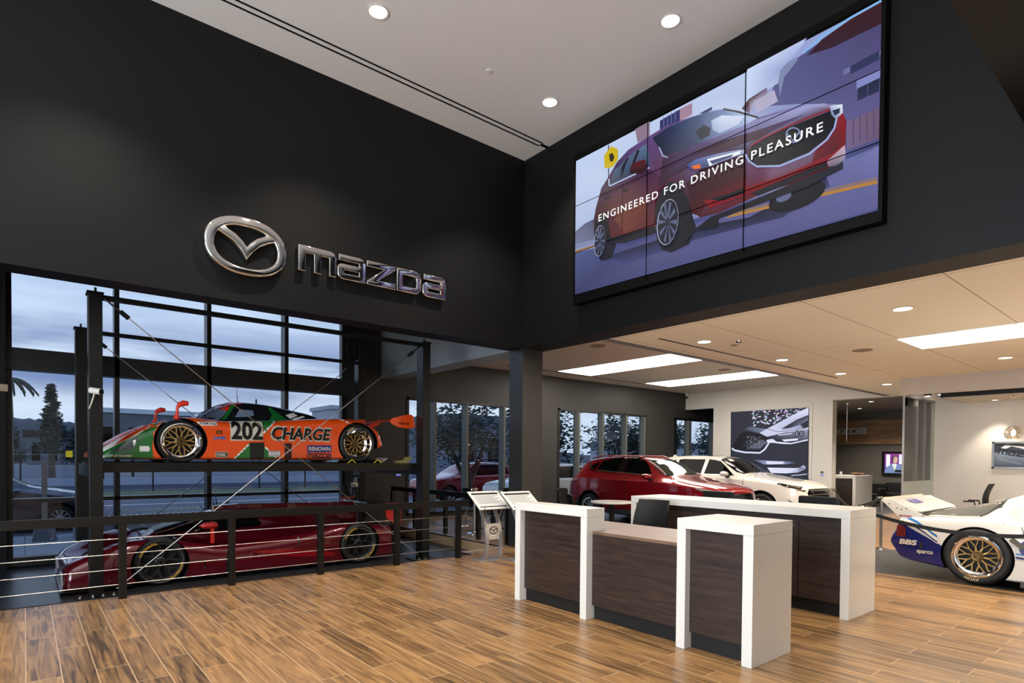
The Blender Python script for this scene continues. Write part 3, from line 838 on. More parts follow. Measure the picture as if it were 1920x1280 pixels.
# grille
A([(752, 652), (775, 612), (830, 575), (960, 514), (1110, 455), (1126, 470), (1112, 530), (1080, 575), (1010, 632), (890, 682), (800, 690), (770, 676)], [(20, 22, 34)]*12)
for i_ in range(9):
    A(strip([(790+i_*33, 600-i_*15), (800+i_*33, 676-i_*17)], 2), (44, 48, 66))
A(strip([(748, 640), (762, 668), (795, 690), (890, 688), (1012, 638), (1084, 580), (1116, 532), (1130, 470)], 8), (170, 184, 216))
A(strip([(770, 605), (830, 568), (960, 508), (1110, 450)], 5), (170, 44, 60))
for i_ in range(20):
    a0, a1 = 2*PI*i_/20, 2*PI*(i_+1)/20
    A(strip([(947+30*math.cos(a0), 561+30*math.sin(a0)), (947+30*math.cos(a1), 561+30*math.sin(a1))], 6), (150, 160, 190))
A(strip([(920, 555), (947, 585), (974, 545)], 7), (150, 160, 190))
# lamps
A([(505, 686), (545, 660), (640, 636), (720, 622), (748, 622), (742, 640), (690, 655), (610, 690), (555, 704), (520, 700)], [(70, 90, 160), (110, 130, 180), (150, 160, 190), (170, 180, 205), (190, 200, 220), (150, 160, 190), (110, 116, 150), (90, 96, 130), (80, 86, 120), (70, 84, 140)])
A([(590, 660), (730, 626), (726, 640), (640, 672), (600, 690)], (226, 230, 236))
A([(600, 668), (700, 640), (690, 652), (612, 682)], (96, 104, 140))
A([(524, 690), (560, 680), (565, 698), (535, 702)], (220, 130, 50))
A([(1098, 440), (1150, 434), (1152, 470), (1122, 496), (1104, 478)], [(190, 200, 220), (226, 230, 240), (200, 206, 226), (150, 160, 190), (120, 130, 170)])
A([(1108, 460), (1140, 450), (1138, 470), (1118, 482)], (60, 66, 100))
# rims
for cx_, cy_, rx_, ry_, tl in ((427, 920, 43, 96, 8), (146, 998, 23, 64, 5)):
    A(ell(cx_, cy_, rx_, ry_, tl), (178, 184, 206)); A(ell(cx_+1, cy_, rx_*.94, ry_*.965, tl), (36, 40, 58))
    for i_ in range(10):
        a = 2*PI*i_/10
        A([(cx_-3, cy_), (cx_+rx_*.9*math.cos(a-.13), cy_+ry_*.9*math.sin(a-.13)), (cx_+rx_*.9*math.cos(a+.13), cy_+ry_*.9*math.sin(a+.13)), (cx_+3, cy_)], (112, 120, 148))
    A(ell(cx_, cy_, rx_*.2, ry_*.2, tl), (60, 64, 84))
def deep(c): return tuple(255*(v_/255)**1.45 for v_ in c)
scr = [(p, [deep(c) for c in cc] if isinstance(cc[0], (tuple, list)) else deep(cc)) for p, cc in scr]
picture('picture', vw, scr, vconv, vcol_mat('lit_screen', .88), .0002, vw.location)
def gaps(b):
    x0, x1 = XV-.022, XV-.0215
    for y_ in (5.205, 3.765): b.box(x0, x1, y_-.007, y_+.007, Z0, Z1)
    for z_ in (4.825, 5.55): b.box(x0, x1, Y0, Y1, z_-.005, z_+.005)
part('panel_joint', vw, mat('gap_black', rgb(2, 2, 2), .9, spec=0), gaps)
tv, tf = fit_text('ENGINEERED FOR DRIVING PLEASURE', 3.24, .104, bold=.012, spacing=1.25)
part('caption', vw, mat('lit_caption', (0, 0, 0, 1), emit=(1, 1, 1, 1), estr=.72), lambda b: b.add([(XV-.024, 6.10-p[0], 5.163+p[1]) for p in tv], tf), label='white capital letters')

# ---- poster on the white wall
XPOS = XW-.03
py0, py1, pz0, pz1 = 8.745, 11.5, 1.05, 3.37
po = thing('poster', 'large dark poster of a car front on the white wall behind the white car', 'poster', (XPOS, (py0+py1)/2, pz0))
part('backing', po, M_WHITE, lambda b: b.box(XPOS+.002, XW-.003, py0-.01, py1+.01, pz0, pz1+.01))
def pconv(p): return atx(1360+p[0]/8.0, 750+p[1]/8.0, XPOS)
pp = [([(82, 178), (1256, 106), (1246, 1260), (76, 1100)], [(44, 46, 58), (40, 42, 52), (46, 48, 58), (40, 42, 52)])]
B = lambda p, c: pp.append((p, c))
rs = random.Random(3)
for i_ in range(170):
    t_ = rs.random(); x_ = 400+t_*800; y_ = 150+rs.random()*(250-160*t_)+rs.gauss(0, 14)
    if y_ > 430-(x_-640)*.55: continue
    r_ = rs.uniform(4, 16)
    B(ell(x_, y_, r_*1.3, r_*.8, -25, 6), (190+rs.randint(-30, 50), 196+rs.randint(-30, 45), 226))
B([(290, 440), (360, 400), (640, 430), (560, 492), (480, 490)], [(60, 66, 84), (90, 98, 120), (120, 130, 156), (80, 86, 104), (90, 96, 120)])
B([(520, 492), (640, 425), (900, 290), (1120, 172), (1256, 108), (1254, 222), (1060, 300), (850, 430), (870, 455), (1180, 420), (1254, 400), (1254, 440), (900, 490), (630, 548)],
  [(200, 204, 230), (206, 210, 236), (200, 204, 234), (214, 216, 240), (220, 222, 242), (200, 202, 226), (186, 190, 222), (170, 176, 212), (150, 156, 190), (150, 154, 184), (180, 184, 210), (190, 194, 220), (196, 200, 230), (196, 200, 228)])
B([(850, 430), (1050, 310), (1250, 232), (1250, 300), (1130, 370), (960, 420)], [(30, 32, 44), (50, 54, 70), (60, 64, 80), (120, 124, 150), (96, 100, 126), (44, 46, 60)])
B(strip([(500, 408), (640, 430), (760, 466), (900, 470), (1150, 430), (1254, 400)], 7), (30, 32, 44))
# grille
B([(110, 700), (230, 500), (330, 470), (500, 490), (650, 560), (640, 610), (550, 740), (530, 775), (250, 770), (150, 740)], (20, 21, 28))
for i_ in range(9):
    B(strip([(250+i_*34, 690+i_*6), (420+i_*26, 530+i_*10)], 4), (80+i_*10, 84+i_*10, 104+i_*10))
for i_ in range(5):
    B(strip([(330+i_*40, 735), (560+i_*18, 600+i_*8)], 5), (150, 154, 180))
for i_ in range(40):
    B(ell(330+rs.random()*230, 540+rs.random()*160, 5, 5, 0, 5), (180, 184, 206))
B(strip([(112, 722), (150, 752), (300, 782), (530, 790), (600, 740), (660, 650), (640, 600)], 26), (214, 218, 242))
B([(636, 596), (720, 580), (780, 622), (1000, 640), (1250, 585), (1250, 605), (1000, 660), (860, 656), (740, 640), (660, 640)], (222, 224, 246))
B([(630, 552), (800, 520), (1000, 480), (1250, 440), (1250, 580), (1100, 610), (860, 600), (740, 570)], [(40, 42, 56), (64, 68, 86), (110, 116, 140), (150, 154, 180), (90, 94, 116), (50, 52, 66), (56, 58, 74), (60, 62, 80)])
B([(800, 520), (1020, 490), (1000, 510), (820, 535)], (200, 204, 228))
B([(860, 592), (1110, 575), (1090, 605), (900, 620)], (230, 232, 246))
for a_, b__ in ((1090, 500), (1160, 500)):
    B(ell(a_, b__, 36, 48, 10), (30, 32, 44)); B(ell(a_, b__, 22, 32, 10), (170, 174, 200)); B(ell(a_+4, b__, 13, 20, 10), (40, 42, 54))
B(strip([(1200, 420), (1225, 360), (1252, 330)], 5), (30, 32, 44))
# bumper reflections
B([(420, 890), (620, 905), (1000, 920), (1080, 940), (900, 962), (600, 965)], [(54, 56, 70), (150, 156, 196), (90, 94, 120), (44, 46, 58), (150, 156, 196), (130, 136, 176)])
B([(620, 915), (900, 920), (880, 955), (640, 962)], (220, 222, 244))
B([(640, 1010), (1060, 1018), (1130, 1010), (1180, 975), (1222, 1000), (1215, 1035), (1100, 1085), (920, 1098), (700, 1090)], [(226, 228, 246), (214, 216, 238), (130, 134, 162), (206, 208, 232), (150, 154, 190), (120, 126, 164), (170, 174, 206), (214, 218, 240), (222, 224, 244)])
B(strip([(1000, 1130), (1130, 1120), (1240, 1105)], 12), (200, 204, 230))
picture('print', po, pp, pconv, vcol_mat('lightbox_print', .78), .0003, po.location)

# ================================================================== RAILINGS AND CAR LIFT
def railing(name, label, p0, p1, posts, h=.925, levels=(.16, .33, .50, .67), zb=0.0, w=.075):
    p0 = Vector(p0); p1 = Vector(p1)
    t = thing(name, label, 'railing', (p0.x, p0.y, zb))
    d = (p1-p0).normalized()
    part('top_rail', t, K_STEEL, lambda b: b.bar((p0.x, p0.y, zb+h-.05), (p1.x, p1.y, zb+h-.05), .05, .10), bevel=.004)
    for s in posts:
        q = p0+d*s
        def pst(b):
            b.box(q.x-w/2, q.x+w/2, q.y-w/2, q.y+w/2, zb, zb+h-.1)
        part('post', t, K_STEEL, pst, bevel=.004)
    for z in levels:
        part('cable', t, M_STEEL, lambda b: b.tube([(p0.x, p0.y, zb+z), (p1.x, p1.y, zb+z)], .0045, 6))
    return t
railing('cable_railing', 'long black cable railing along the wood floor edge in front of the lift', (-6.5, 7.84), (5.56, 7.84),
        [.1, 1.3, 2.5, 3.7, 4.9, 6.1, 7.34, 8.475, 9.60, 10.76, 11.86])
railing('cable_railing', 'black cable railing on the far right side of the display pit', (6.9, 8.42), (6.9, 12.95), [.06, .97, 2.15, 3.43, 4.5], h=.90)

t = thing('car_lift', 'black four post car lift carrying the orange and green racing car', 'car lift', (3.05, 10.35, ZP))
ZD = 1.495          # deck top
NY, FY = 8.95, 11.8
ZT = 3.60
for x0, x1, y0, y1, lab in ((.615, .76, NY, NY+.22, 1), (5.36, 5.51, NY, NY+.22, 1), (.625, .785, FY-.2, FY, 0), (5.39, 5.545, FY-.2, FY, 0)):
    def pst(b):
        b.box(x0, x1, y0, y1, ZP, ZT)
    def detail(b):
        b.box(x0+.06, x0+.09, y0-.006, y0, ZP+.1, ZT-.05)
    q = part('post', t, K_STEEL, pst, bevel=.006)
    part('post_cap', t, K_STEEL, lambda b: [b.box(x0-.015, x1+.015, y0-.015, y1+.015, ZT, ZT+.02), b.cyl((x0+.08, y0+.1, ZT+.02), (x0+.08, y0+.1, ZT+.09), .014, 10)])
    def foot(b):
        b.box(x0-.14, x1+.14, y0-.09, y1+.12, ZP, ZP+.02)
    part('base_plate', t, K_STEEL, foot)
    for bx in (x0-.10, x0+.03, x1-.01, x1+.10):
        part('anchor_bolt', t, M_CHROME, lambda b: [b.cyl((bx, y0-.06, ZP+.02), (bx, y0-.06, ZP+.075), .012, 8), b.lathe([(.03, 0), (.03, .025), (.015, .032)], 6, None, 'z', (bx, y0-.06, ZP+.02))], smooth=.6)
for y0, y1 in ((NY+.23, NY+.80), (FY-.80, FY-.23)):
    part('runway', t, K_STEEL, lambda b: [b.box(.70, 5.44, y0, y1, ZD-.11, ZD), b.box(.72, 5.42, y0-.02, y0-.001, ZD-.12, ZD+.006)], bevel=.004)
for x0 in (.66, 5.40):
    part('cross_beam', t, K_STEEL, lambda b: b.box(x0, x0+.12, NY+.1, FY-.1, ZD-.2, ZD-.03), bevel=.004)
part('top_rail', t, K_STEEL, lambda b: b.box(.7, 5.45, NY+.05, NY+.12, ZT-.06, ZT))
part('top_rail', t, K_STEEL, lambda b: b.box(.7, 5.45, FY-.15, FY-.08, ZT-.06, ZT))
for y_ in (NY+.03, FY-.14):
    for pa, pb in (((.76, ZT-.03), (5.30, -.1)), ((5.36, ZT-.03), (.9, -.1))):
        a = Vector((pa[0], y_, pa[1])); b_ = Vector((pb[0], y_, pb[1]))
        d = (b_-a).normalized()
        part('brace_cable', t, M_STEEL, lambda b: b.tube([a+d*.35, b_], .007, 6))
        part('turnbuckle', t, K_STEEL, lambda b: [b.tube([a, a+d*.36], .013, 8), b.bar(a+d*.24, a+d*.36, .05, .05)])
# wheel stops and the yellow safety latch
for x_, y_ in ((4.16, NY+.02), (4.62, NY+.02)):
    ws_ = part('wheel_stop', t, K_STEEL, lambda b: [b.bar((x_-.07, y_+.45, ZD), (x_, y_+.45, ZD+.06), .46, .006, None, (0, 0, 1)), b.bar((x_, y_+.45, ZD+.06), (x_+.07, y_+.45, ZD), .46, .006)])
    part('yellow_edge', ws_, M_YELLOW, lambda b: [b.bar((x_-.07, y_+.215, ZD+.004), (x_, y_+.215, ZD+.064), .012, .010), b.bar((x_, y_+.215, ZD+.064), (x_+.07, y_+.215, ZD+.004), .012, .010)])
part('wheel_stop', t, mat('worn_yellow', rgb(140, 128, 70), .6, noise=.25, nscale=14), lambda b: [b.box(5.06, 5.24, NY+.26, NY+.5, ZD, ZD+.05), b.bar((5.24, NY+.38, ZD+.045), (5.30, NY+.38, ZD+.11), .24, .012)])
part('ramp_plate', t, mat('bare_aluminium', rgb(200, 200, 190), .35, metal=.7), lambda b: b.bar((4.70, NY+.5, ZD+.004), (4.84, NY+.5, ZD+.09), .4, .012))
part('latch_box', t, M_YELLOW, lambda b: b.box(.50, .585, FY-.24, FY-.2, 1.56, 1.66), label='yellow latch box')
# power unit with hoses on the far right post
def pump(b):
    b.lathe([(.085, .55), (.085, .95), (.07, .98)], 18, None, 'z', (5.22, FY-.42, 0))
    b.box(5.28, 5.36, FY-.5, FY-.22, .5, 1.3)
part('power_unit', t, K_STEEL, pump, smooth=.6)
part('valve_block', t, M_STEEL, lambda b: [b.box(5.16, 5.27, FY-.47, FY-.37, .99, 1.08), b.cyl((5.2, FY-.5, 1.03), (5.1, FY-.52, 1.05), .02, 8), b.cyl((5.24, FY-.42, 1.08), (5.24, FY-.42, 1.17), .035, 10)], smooth=.6)
part('hose', t, M_RUBBER, lambda b: b.tube([(5.28+.34*math.cos(a)-.0, FY-.46, .86+.36*math.sin(a)) for a in [math.radians(q) for q in range(70, 211, 10)]], .016, 8), smooth=1)
part('hose', t, M_RUBBER, lambda b: b.tube([(4.98, FY-.5, 1.38), (5.02, FY-.5, 1.1), (5.08, FY-.5, .85), (5.2, FY-.46, .6)], .018, 8), smooth=1)

# white bullet camera on the left post
t = thing('security_camera', 'white bullet security camera on the left near post of the lift', 'security camera', (.76, NY-.001, 2.17))
part('arm', t, M_WHITE, lambda b: b.tube([(.62, NY, 2.17), (.64, NY-.06, 2.24), (.67, NY-.06, 2.36)], .008, 8))
part('barrel', t, M_WHITE, lambda b: b.cyl((.63, NY-.03, 2.395), (.73, NY-.11, 2.375), .038, 16), smooth=.6)
part('lens', t, M_GLOSSK, lambda b: b.cyl((.728, NY-.108, 2.3755), (.742, NY-.119, 2.373), .034, 16), smooth=.6)
o = MB().box(-.05, .05, -.03, 0, -.055, .055).build('wall_sensor', mat('beige_plastic', rgb(190, 168, 140), .5), bevel=.006)
o.location = (-.24, YW-.27, 2.62)
tag(o, 'small beige sensor box on the dark pier at the left edge, beside the tall window', 'sensor')

# ================================================================== CARS
def ringpts(sec):
    """half section from top centre to bottom centre -> whole closed ring"""
    return [(v, z) for v, z in sec]+[(-v, z) for v, z in sec[-2:0:-1]]
def loft(us, secs, vc=0.0, axis='x'):
    mb = MB(); n = None
    for u, s in zip(us, secs):
        rg = ringpts(s); n = len(rg)
        for v, z in rg:
            mb.v.append((u, vc+v, z) if axis == 'x' else (vc+v, u, z))
    L = len(us)
    for i in range(L-1):
        for k_ in range(n):
            k2 = (k_+1) % n
            mb.f.append((i*n+k_, i*n+k2, (i+1)*n+k2, (i+1)*n+k_))
    mb.f.append(tuple(range(n-1, -1, -1))); mb.f.append(tuple((L-1)*n+k_ for k_ in range(n)))
    mb.m = [0]*len(mb.f)
    return mb
def body_from(mb, name, m, parent, cuts, axis, vc, inner, sharp=.55, cutdepth=.42, w=1.0):
    """mesh with wheel arches cut out of both sides; faces in the arches get the inner material"""
    o = mb.build(name, m, None, recalc=True)
    o.data.materials.append(inner)
    tmp = []
    for (u, z, r) in cuts:
        for sgn in (-1, 1):
            c = MB(); a = vc+sgn*(w-cutdepth); b_ = vc+sgn*(w+.4)
            if axis == 'x': c.cyl((u, a, z), (u, b_, z), r, 40)
            else: c.cyl((a, u, z), (b_, u, z), r, 40)
            co = c.build('cut', inner)
            tmp.append(co)
            md = o.modifiers.new('b', 'BOOLEAN'); md.operation = 'DIFFERENCE'; md.object = co; md.solver = 'EXACT'
    if tmp:
        me = eval_mesh(o)
        o.modifiers.clear()
        old = o.data; o.data = me; bpy.data.meshes.remove(old)
        for c in tmp: bpy.data.objects.remove(c)
        me.materials.clear(); me.materials.append(m); me.materials.append(inner)
        for p in me.polygons:
            k_ = 0; c = p.center
            uu, vv = (c.x, c.y-vc) if axis == 'x' else (c.y, c.x-vc)
            for (u, z, r) in cuts:
                dd = math.hypot(uu-u, c.z-z)
                nn = p.normal
                lat = abs(nn.y if axis == 'x' else nn.x)
                if abs(dd-r) < .02 and lat < .3 and abs(vv) > w-cutdepth-.02: k_ = 1
                if abs(abs(vv)-(w-cutdepth)) < .004 and dd < r+.01: k_ = 1
            p.material_index = k_
    o.data.shade_smooth(); o.data.set_sharp_from_angle(angle=sharp)
    o.parent = parent
    if parent is not None:
        o.data.transform(Matrix.Translation(-parent.location))
    bv = BVHTree.FromPolygons([v.co+(parent.location if parent is not None else Vector()) for v in o.data.vertices], [tuple(p.vertices) for p in o.data.polygons])
    o.data.name = name
    return o, bv
class Skin:
    """lays flat outlines on the near side ('v') or the top ('z') of a body"""
    def __init__(s, bv, axis, vc, side=-1):
        s.bv, s.axis, s.vc, s.side = bv, axis, vc, side
    def hit(s, a, b, mode, last=None):
        if mode == 'v':
            o = Vector((a, s.vc+s.side*3, b)) if s.axis == 'x' else Vector((s.vc+s.side*3, a, b))
            d = Vector((0, -s.side, 0)) if s.axis == 'x' else Vector((-s.side, 0, 0))
        elif mode == 'f':      # seen from the nose
            o = Vector((-30, s.vc+a, b)) if s.axis == 'x' else Vector((s.vc+a, -30, b)); d = Vector((1, 0, 0)) if s.axis == 'x' else Vector((0, 1, 0))
        else:
            o = Vector((a, s.vc+b, 6)) if s.axis == 'x' else Vector((s.vc+b, a, 6)); d = Vector((0, 0, -1))
        h = s.bv.ray_cast(o, d)
        if h[0] is None:
            h = s.bv.find_nearest(o+d*2)
        n = h[1] if h[1].dot(d) < 0 else -h[1]
        return h[0], (n-d*.6).normalized()
    def lay(s, name, v2, faces, m, parent, off=.003, mode='v', smooth=.6, label=None):
        out = []
        for a, b in v2:
            p, n = s.hit(a, b, mode); out.append(p+n*off)
        pl = parent.location.copy(); pp_ = parent.parent
        while pp_ is not None: pl += pp_.location; pp_ = pp_.parent
        me = bpy.data.meshes.new(name)
        me.from_pydata([tuple(p-pl) for p in out], [], faces)
        me.materials.append(m)
        out_dir = s.hit(v2[0][0], v2[0][1], mode)[1]
        b_ = bmesh.new(); b_.from_mesh(me)
        for f in b_.faces:
            f.normal_update()
            if f.normal.dot(out_dir) < 0: f.normal_flip()
        b_.to_mesh(me); b_.free()
        me.shade_smooth(); me.set_sharp_from_angle(angle=smooth)
        o = bpy.data.objects.new(name, me); COL.objects.link(o); o.parent = parent
        if label: o['label'] = label
        return o
    def patch(s, name, poly, m, parent, off=.003, mode='v', grid=.03, label=None):
        P_ = [Vector(p).to_2d() if len(p) > 2 else Vector(p) for p in poly]
        pts = []
        for i, p in enumerate(P_):
            q = P_[(i+1) % len(P_)]; n = max(1, int((q-p).length/grid))
            for k_ in range(n): pts.append(p+(q-p)*(k_/n))
        ne = len(pts)
        x0 = min(p.x for p in pts); x1 = max(p.x for p in pts); y0 = min(p.y for p in pts); y1 = max(p.y for p in pts)
        def inside(x, y):
            c = False; j = ne-1
            for i in range(ne):
                a, b = pts[i], pts[j]
                if (a.y > y) != (b.y > y) and x < (b.x-a.x)*(y-a.y)/(b.y-a.y)+a.x: c = not c
                j = i
            return c
        gx = x0+grid*.5
        extra = []
        while gx < x1:
            gy = y0+grid*.5
            while gy < y1:
                if inside(gx, gy): extra.append(Vector((gx, gy)))
                gy += grid
            gx += grid
        r = delaunay_2d_cdt(pts+extra, [], [list(range(ne))], 1, 1e-5)
        return s.lay(name, [tuple(v) for v in r[0]], [tuple(f) for f in r[2]], m, parent, off, mode, label=label)
    def text(s, name, txt, x0, x1, z0, z1, m, parent, off=.004, flip=False, bold=.02, shear=0.0, spacing=1.0, label=None, geo=None, mode='v'):
        if geo: v, f = geo(x1-x0, z1-z0)
        else: v, f = fit_text(txt, x1-x0, z1-z0, bold, shear, spacing)
        v2 = [((x1-p[0]) if flip else (x0+p[0]), z0+p[1]) for p in v]
        return s.lay(name, v2, f, m, parent, off, mode, label=label)

def wheel(parent, u, vface, z, R_, rim, width, axis, side, style, tyre_name='tyre', dish=.05, tyre_text=None, rim_m=None, sr=1.0):
    """tyre with rim, spokes and hub as its sub-parts; vface = lateral position of the outer face, side = -1/+1 outward"""
    base = parent.location
    def pt(a, v, h):     # local wheel frame -> world
        return (u+a, vface-side*v, z+h) if axis == 'x' else (vface-side*v, u+a, z+h)
    def turned(prof, n=40):
        b = MB(); v = []; f = []
        for r, d in prof:
            for k_ in range(n):
                t_ = 2*PI*k_/n; v.append(pt(r*math.cos(t_), d, r*math.sin(t_)))
        for i in range(len(prof)-1):
            for k_ in range(n):
                k2 = (k_+1) % n; f.append((i*n+k_, i*n+k2, (i+1)*n+k2, (i+1)*n+k_))
        return b.add(v, f)
    off = tuple(base)
    ty = turned([(rim*.98, .02), (rim+.012, .004), (rim+(R_-rim)*.5, -.004), (R_-.03, .006), (R_-.008, .03), (R_, .07), (R_, width-.06), (R_-.01, width-.02), (R_-.04, width), (rim, width-.01), (rim*.6, width-.03), (.01, width-.03)])
    tyo = ty.build(tyre_name, M_RUBBER, parent, smooth=.7, off=off)
    def sub(name, b, m, smooth=None, label=None, bevel=0):
        o = b.build(name, m, tyo, smooth=smooth, off=off, label=label, bevel=bevel); return o
    sub('rim', turned([(rim+.006, .012), (rim+.008, .0), (rim-.006, -.004), (rim-.018, .006), (rim-.024, dish*.85)]+([(rim*sr+.006, dish-.004), (rim*sr-.006, dish+.004), (rim*sr-.012, dish+.03)] if sr < 1 else [(rim-.035, dish+.03), (rim-.03, width*.8)])), rim_m or M_CHROME, .6)
    disc_ = turned([(rim-.03, dish+.07), (.02, dish+.07)])
    sub('brake_disc', disc_, M_BLACK)
    sp = MB()
    def flatbar(p, q, w0, w1, d0, d1, th=.02):
        p = Vector(p); q = Vector(q); d = (q-p).normalized(); nrm = Vector((-d.y, d.x))
        c = [p+nrm*w0/2, p-nrm*w0/2, q-nrm*w1/2, q+nrm*w1/2]
        dd = [d0, d0, d1, d1]
        v = [pt(c_.x, e_, c_.y) for c_, e_ in zip(c, dd)]+[pt(c_.x, e_+th, c_.y) for c_, e_ in zip(c, dd)]
        sp.add(v, [(0,1,2,3), (7,6,5,4), (0,4,5,1), (1,5,6,2), (2,6,7,3), (3,7,4,0)])
    if style == 'mesh':
        rim = rim*sr
        n = 10
        for i in range(n):
            a = 2*PI*i/n+.15
            e1 = Vector((math.cos(a), math.sin(a)))
            p0 = e1*(rim*.24); p1 = e1*(rim*.56)
            flatbar(p0, p1, .024, .018, dish-.008, dish)
            for s_ in (-1, 1):
                b2 = a+s_*.21
                flatbar(p1, Vector((math.cos(b2), math.sin(b2)))*(rim*.99), .015, .013, dish, dish-.008)
        rim = rim/sr
        m = M_GOLD
    elif style == 'race':
        for i in range(6):
            a = 2*PI*i/6+.3
            e1 = Vector((math.cos(a), math.sin(a))); p1 = e1*(rim*.5)
            flatbar(e1*(rim*.2), p1, .035, .026, dish, dish)
            for s_ in (-1, 1):
                b2 = a+s_*.3
                flatbar(p1, Vector((math.cos(b2), math.sin(b2)))*(rim-.02), .024, .022, dish, dish-.01)
        m = mat('wheel_black', rgb(46, 46, 48), .35, metal=.5)
    else:
        for i in range(10):
            a = 2*PI*i/10
            e1 = Vector((math.cos(a), math.sin(a)))
            flatbar(e1*(rim*.18), e1*(rim-.02), .034, .05, dish-.005, dish-.02)
        m = M_ALU
    sub('spokes', sp, m)
    hub = turned([(rim*.27, dish+.01), (rim*.27, dish-.012), (rim*.22, dish-.02), (rim*.17, dish-.018), (rim*.15, dish-.05), (rim*.09, dish-.05), (rim*.085, dish-.01), (.004, dish-.01)], 24)
    sub('hub', hub, m if style != 'mesh' else mat('gold_hub', rgb(120, 96, 58), .4, metal=.8), .6)
    if tyre_text:
        tx, h_, col, angs = tyre_text
        tb = MB()
        v, f = text_geo(tx, 1.0, .03)
        wmax = max(p[0] for p in v); rr_ = R_-.035-h_; arc = h_*wmax*.95
        for a0 in angs:
            vv = []
            for px, py in v:
                a = math.radians(a0)+(.5-px/wmax)*arc/rr_*side*(-1)*(-1 if axis == 'x' else 1)*(-1)
                r = rr_+py*h_
                vv.append(pt(r*math.cos(a), -.004-.003, r*math.sin(a)))
            tb.add(vv, f)
        tb.build('tyre_lettering', mat('tyre_print_'+tx.lower(), col, .6), tyo, off=off, recalc=False)
    return tyo
def proto_section(w, zb, zf, zc, s=0.80, r=.10):
    zm = max(zb+.02, zf-r*1.6)
    k_ = lambda t_: zc+(zf-zc)*(t_*t_*(3-2*t_))
    return [(0, zc), (.22*w, zc+(zf-zc)*.02), (.40*w, k_(.18)), (.54*w, k_(.52)), (.66*w, k_(.86)), (.76*w, zf), (.86*w, zf-.004), (.93*w, zf-r*.28), (.975*w, zf-r*.75), (.995*w, zm),
            (w, zb+(zm-zb)*.55), (w*.995, zb+.02*(zm > zb+.03)), (w*.97, zb), (w*.5, zb), (0, zb)]
def dense(tab, step=.03):
    t_ = np.array(tab, float); us = np.arange(t_[0, 0], t_[-1, 0]+1e-6, step)
    if us[-1] < t_[-1, 0]-1e-4: us = np.append(us, t_[-1, 0])
    return us, [pchip(t_[:, 0], t_[:, i], us) for i in range(1, t_.shape[1])]

# ------------------------------------------------------------------ orange and green racing car on the lift
P_OR = mat('orange_paint', rgb(232, 78, 14), .28, coat=.6)
P_RED = mat('fluorescent_red', rgb(226, 50, 30), .3, coat=.5)
P_GR = mat('green_paint', rgb(22, 104, 40), .28, coat=.6)
P_WH = mat('white_decal', rgb(236, 232, 226), .4)
P_CR = mat('cream_decal', rgb(206, 196, 180), .45)
P_BK = mat('black_decal', rgb(16, 15, 15), .4)
P_BL = mat('blue_decal', rgb(30, 46, 120), .4)
P_CY = mat('sky_blue_decal', rgb(30, 110, 190), .4)
VC = 10.35
rc = thing('racing_car', 'orange and green prototype racing car number 202 on the raised lift', 'racing car', (2.8, VC, ZD))
T = [(.70, .80, 1.565, 1.635, 1.60), (.80, .92, 1.56, 1.69, 1.64), (1.03, .97, 1.555, 1.848, 1.74), (1.215, .985, 1.555, 1.965, 1.83), (1.42, .995, 1.555, 2.058, 1.92), (1.58, 1.0, 1.555, 2.12, 1.97),
     (1.70, 1.0, 1.555, 2.148, 2.03), (1.85, 1.0, 1.555, 2.152, 2.06), (2.11, 1.0, 1.555, 2.13, 2.08), (2.33, 1.0, 1.556, 2.12, 2.09), (2.70, 1.0, 1.56, 2.14, 2.11), (3.01, 1.0, 1.562, 2.158, 2.13),
     (3.66, 1.0, 1.566, 2.218, 2.20), (4.05, 1.0, 1.57, 2.238, 2.17), (4.26, 1.0, 1.60, 2.238, 2.10), (4.45, 1.0, 1.66, 2.21, 2.05), (4.59, 1.0, 1.72, 2.146, 2.0), (4.74, .99, 1.76, 2.07, 1.95), (4.805, .97, 1.79, 1.93, 1.90)]
us, (w_, zb_, zf_, zc_) = dense(T)
bd, bv = body_from(loft(us, [proto_section(*q) for q in zip(w_, zb_, zf_, zc_)], VC), 'body', P_OR, rc, [(1.70, 1.80, .335), (4.352, 1.825, .36)], 'x', VC, M_BLACK)
sk = Skin(bv, 'x', VC)
YS = VC-1.0
def S2(pts): return [(p.x, p.z) for p in (aty(x, y, YS) for x, y in pts)]
def dec(name, pts, m, off=.003, lab=None, grid=.025): return sk.patch(name, S2(pts), m, rc, off+.002, label=lab, grid=grid)
dec('paint_panel', [(190, 852), (192, 847.5), (217, 836), (258, 815.5), (293, 793), (306, 787), (320, 783.3), (330, 780.5), (320, 789), (306, 796), (296, 806), (290, 817), (286, 830), (285.5, 840), (288, 858.2), (193, 858.2)], P_GR, .003, 'green paint')
dec('paint_panel', [(493.5, 788.3), (520, 788), (494, 810.5)], P_GR, .003, 'green paint')
dec('paint_panel', [(440, 858.8), (466.7, 831.7), (495, 829.5), (496, 838), (519, 858.8)], P_GR, .003, 'green paint')
dec('paint_panel', [(432, 788.6), (448, 786), (493, 787), (520, 786.4), (530, 788), (493, 788.4)], P_GR, .004, 'green paint')
def dashed(p, q, n, w):
    p = Vector(p); q = Vector(q); d = (q-p)
    nr = Vector((-d.y, d.x)).normalized()*w/2
    for i in range(n):
        a = p+d*(i/n); b_ = p+d*((i+.78)/n)
        dec('stripe', [tuple(a+nr), tuple(b_+nr), tuple(b_-nr), tuple(a-nr)], P_WH, .005, 'white dashed stripe', .03)
dashed((494, 811.5), (519, 788), 4, 3.2); dashed((440, 859), (467, 832), 5, 3.0); dashed((497, 838), (519, 859), 3, 3.0); dashed((641, 785), (658, 795), 2, 3.0)
def box2(x0, y0, x1, y1): return [(x0, y0), (x1, y0), (x1, y1), (x0, y1)]
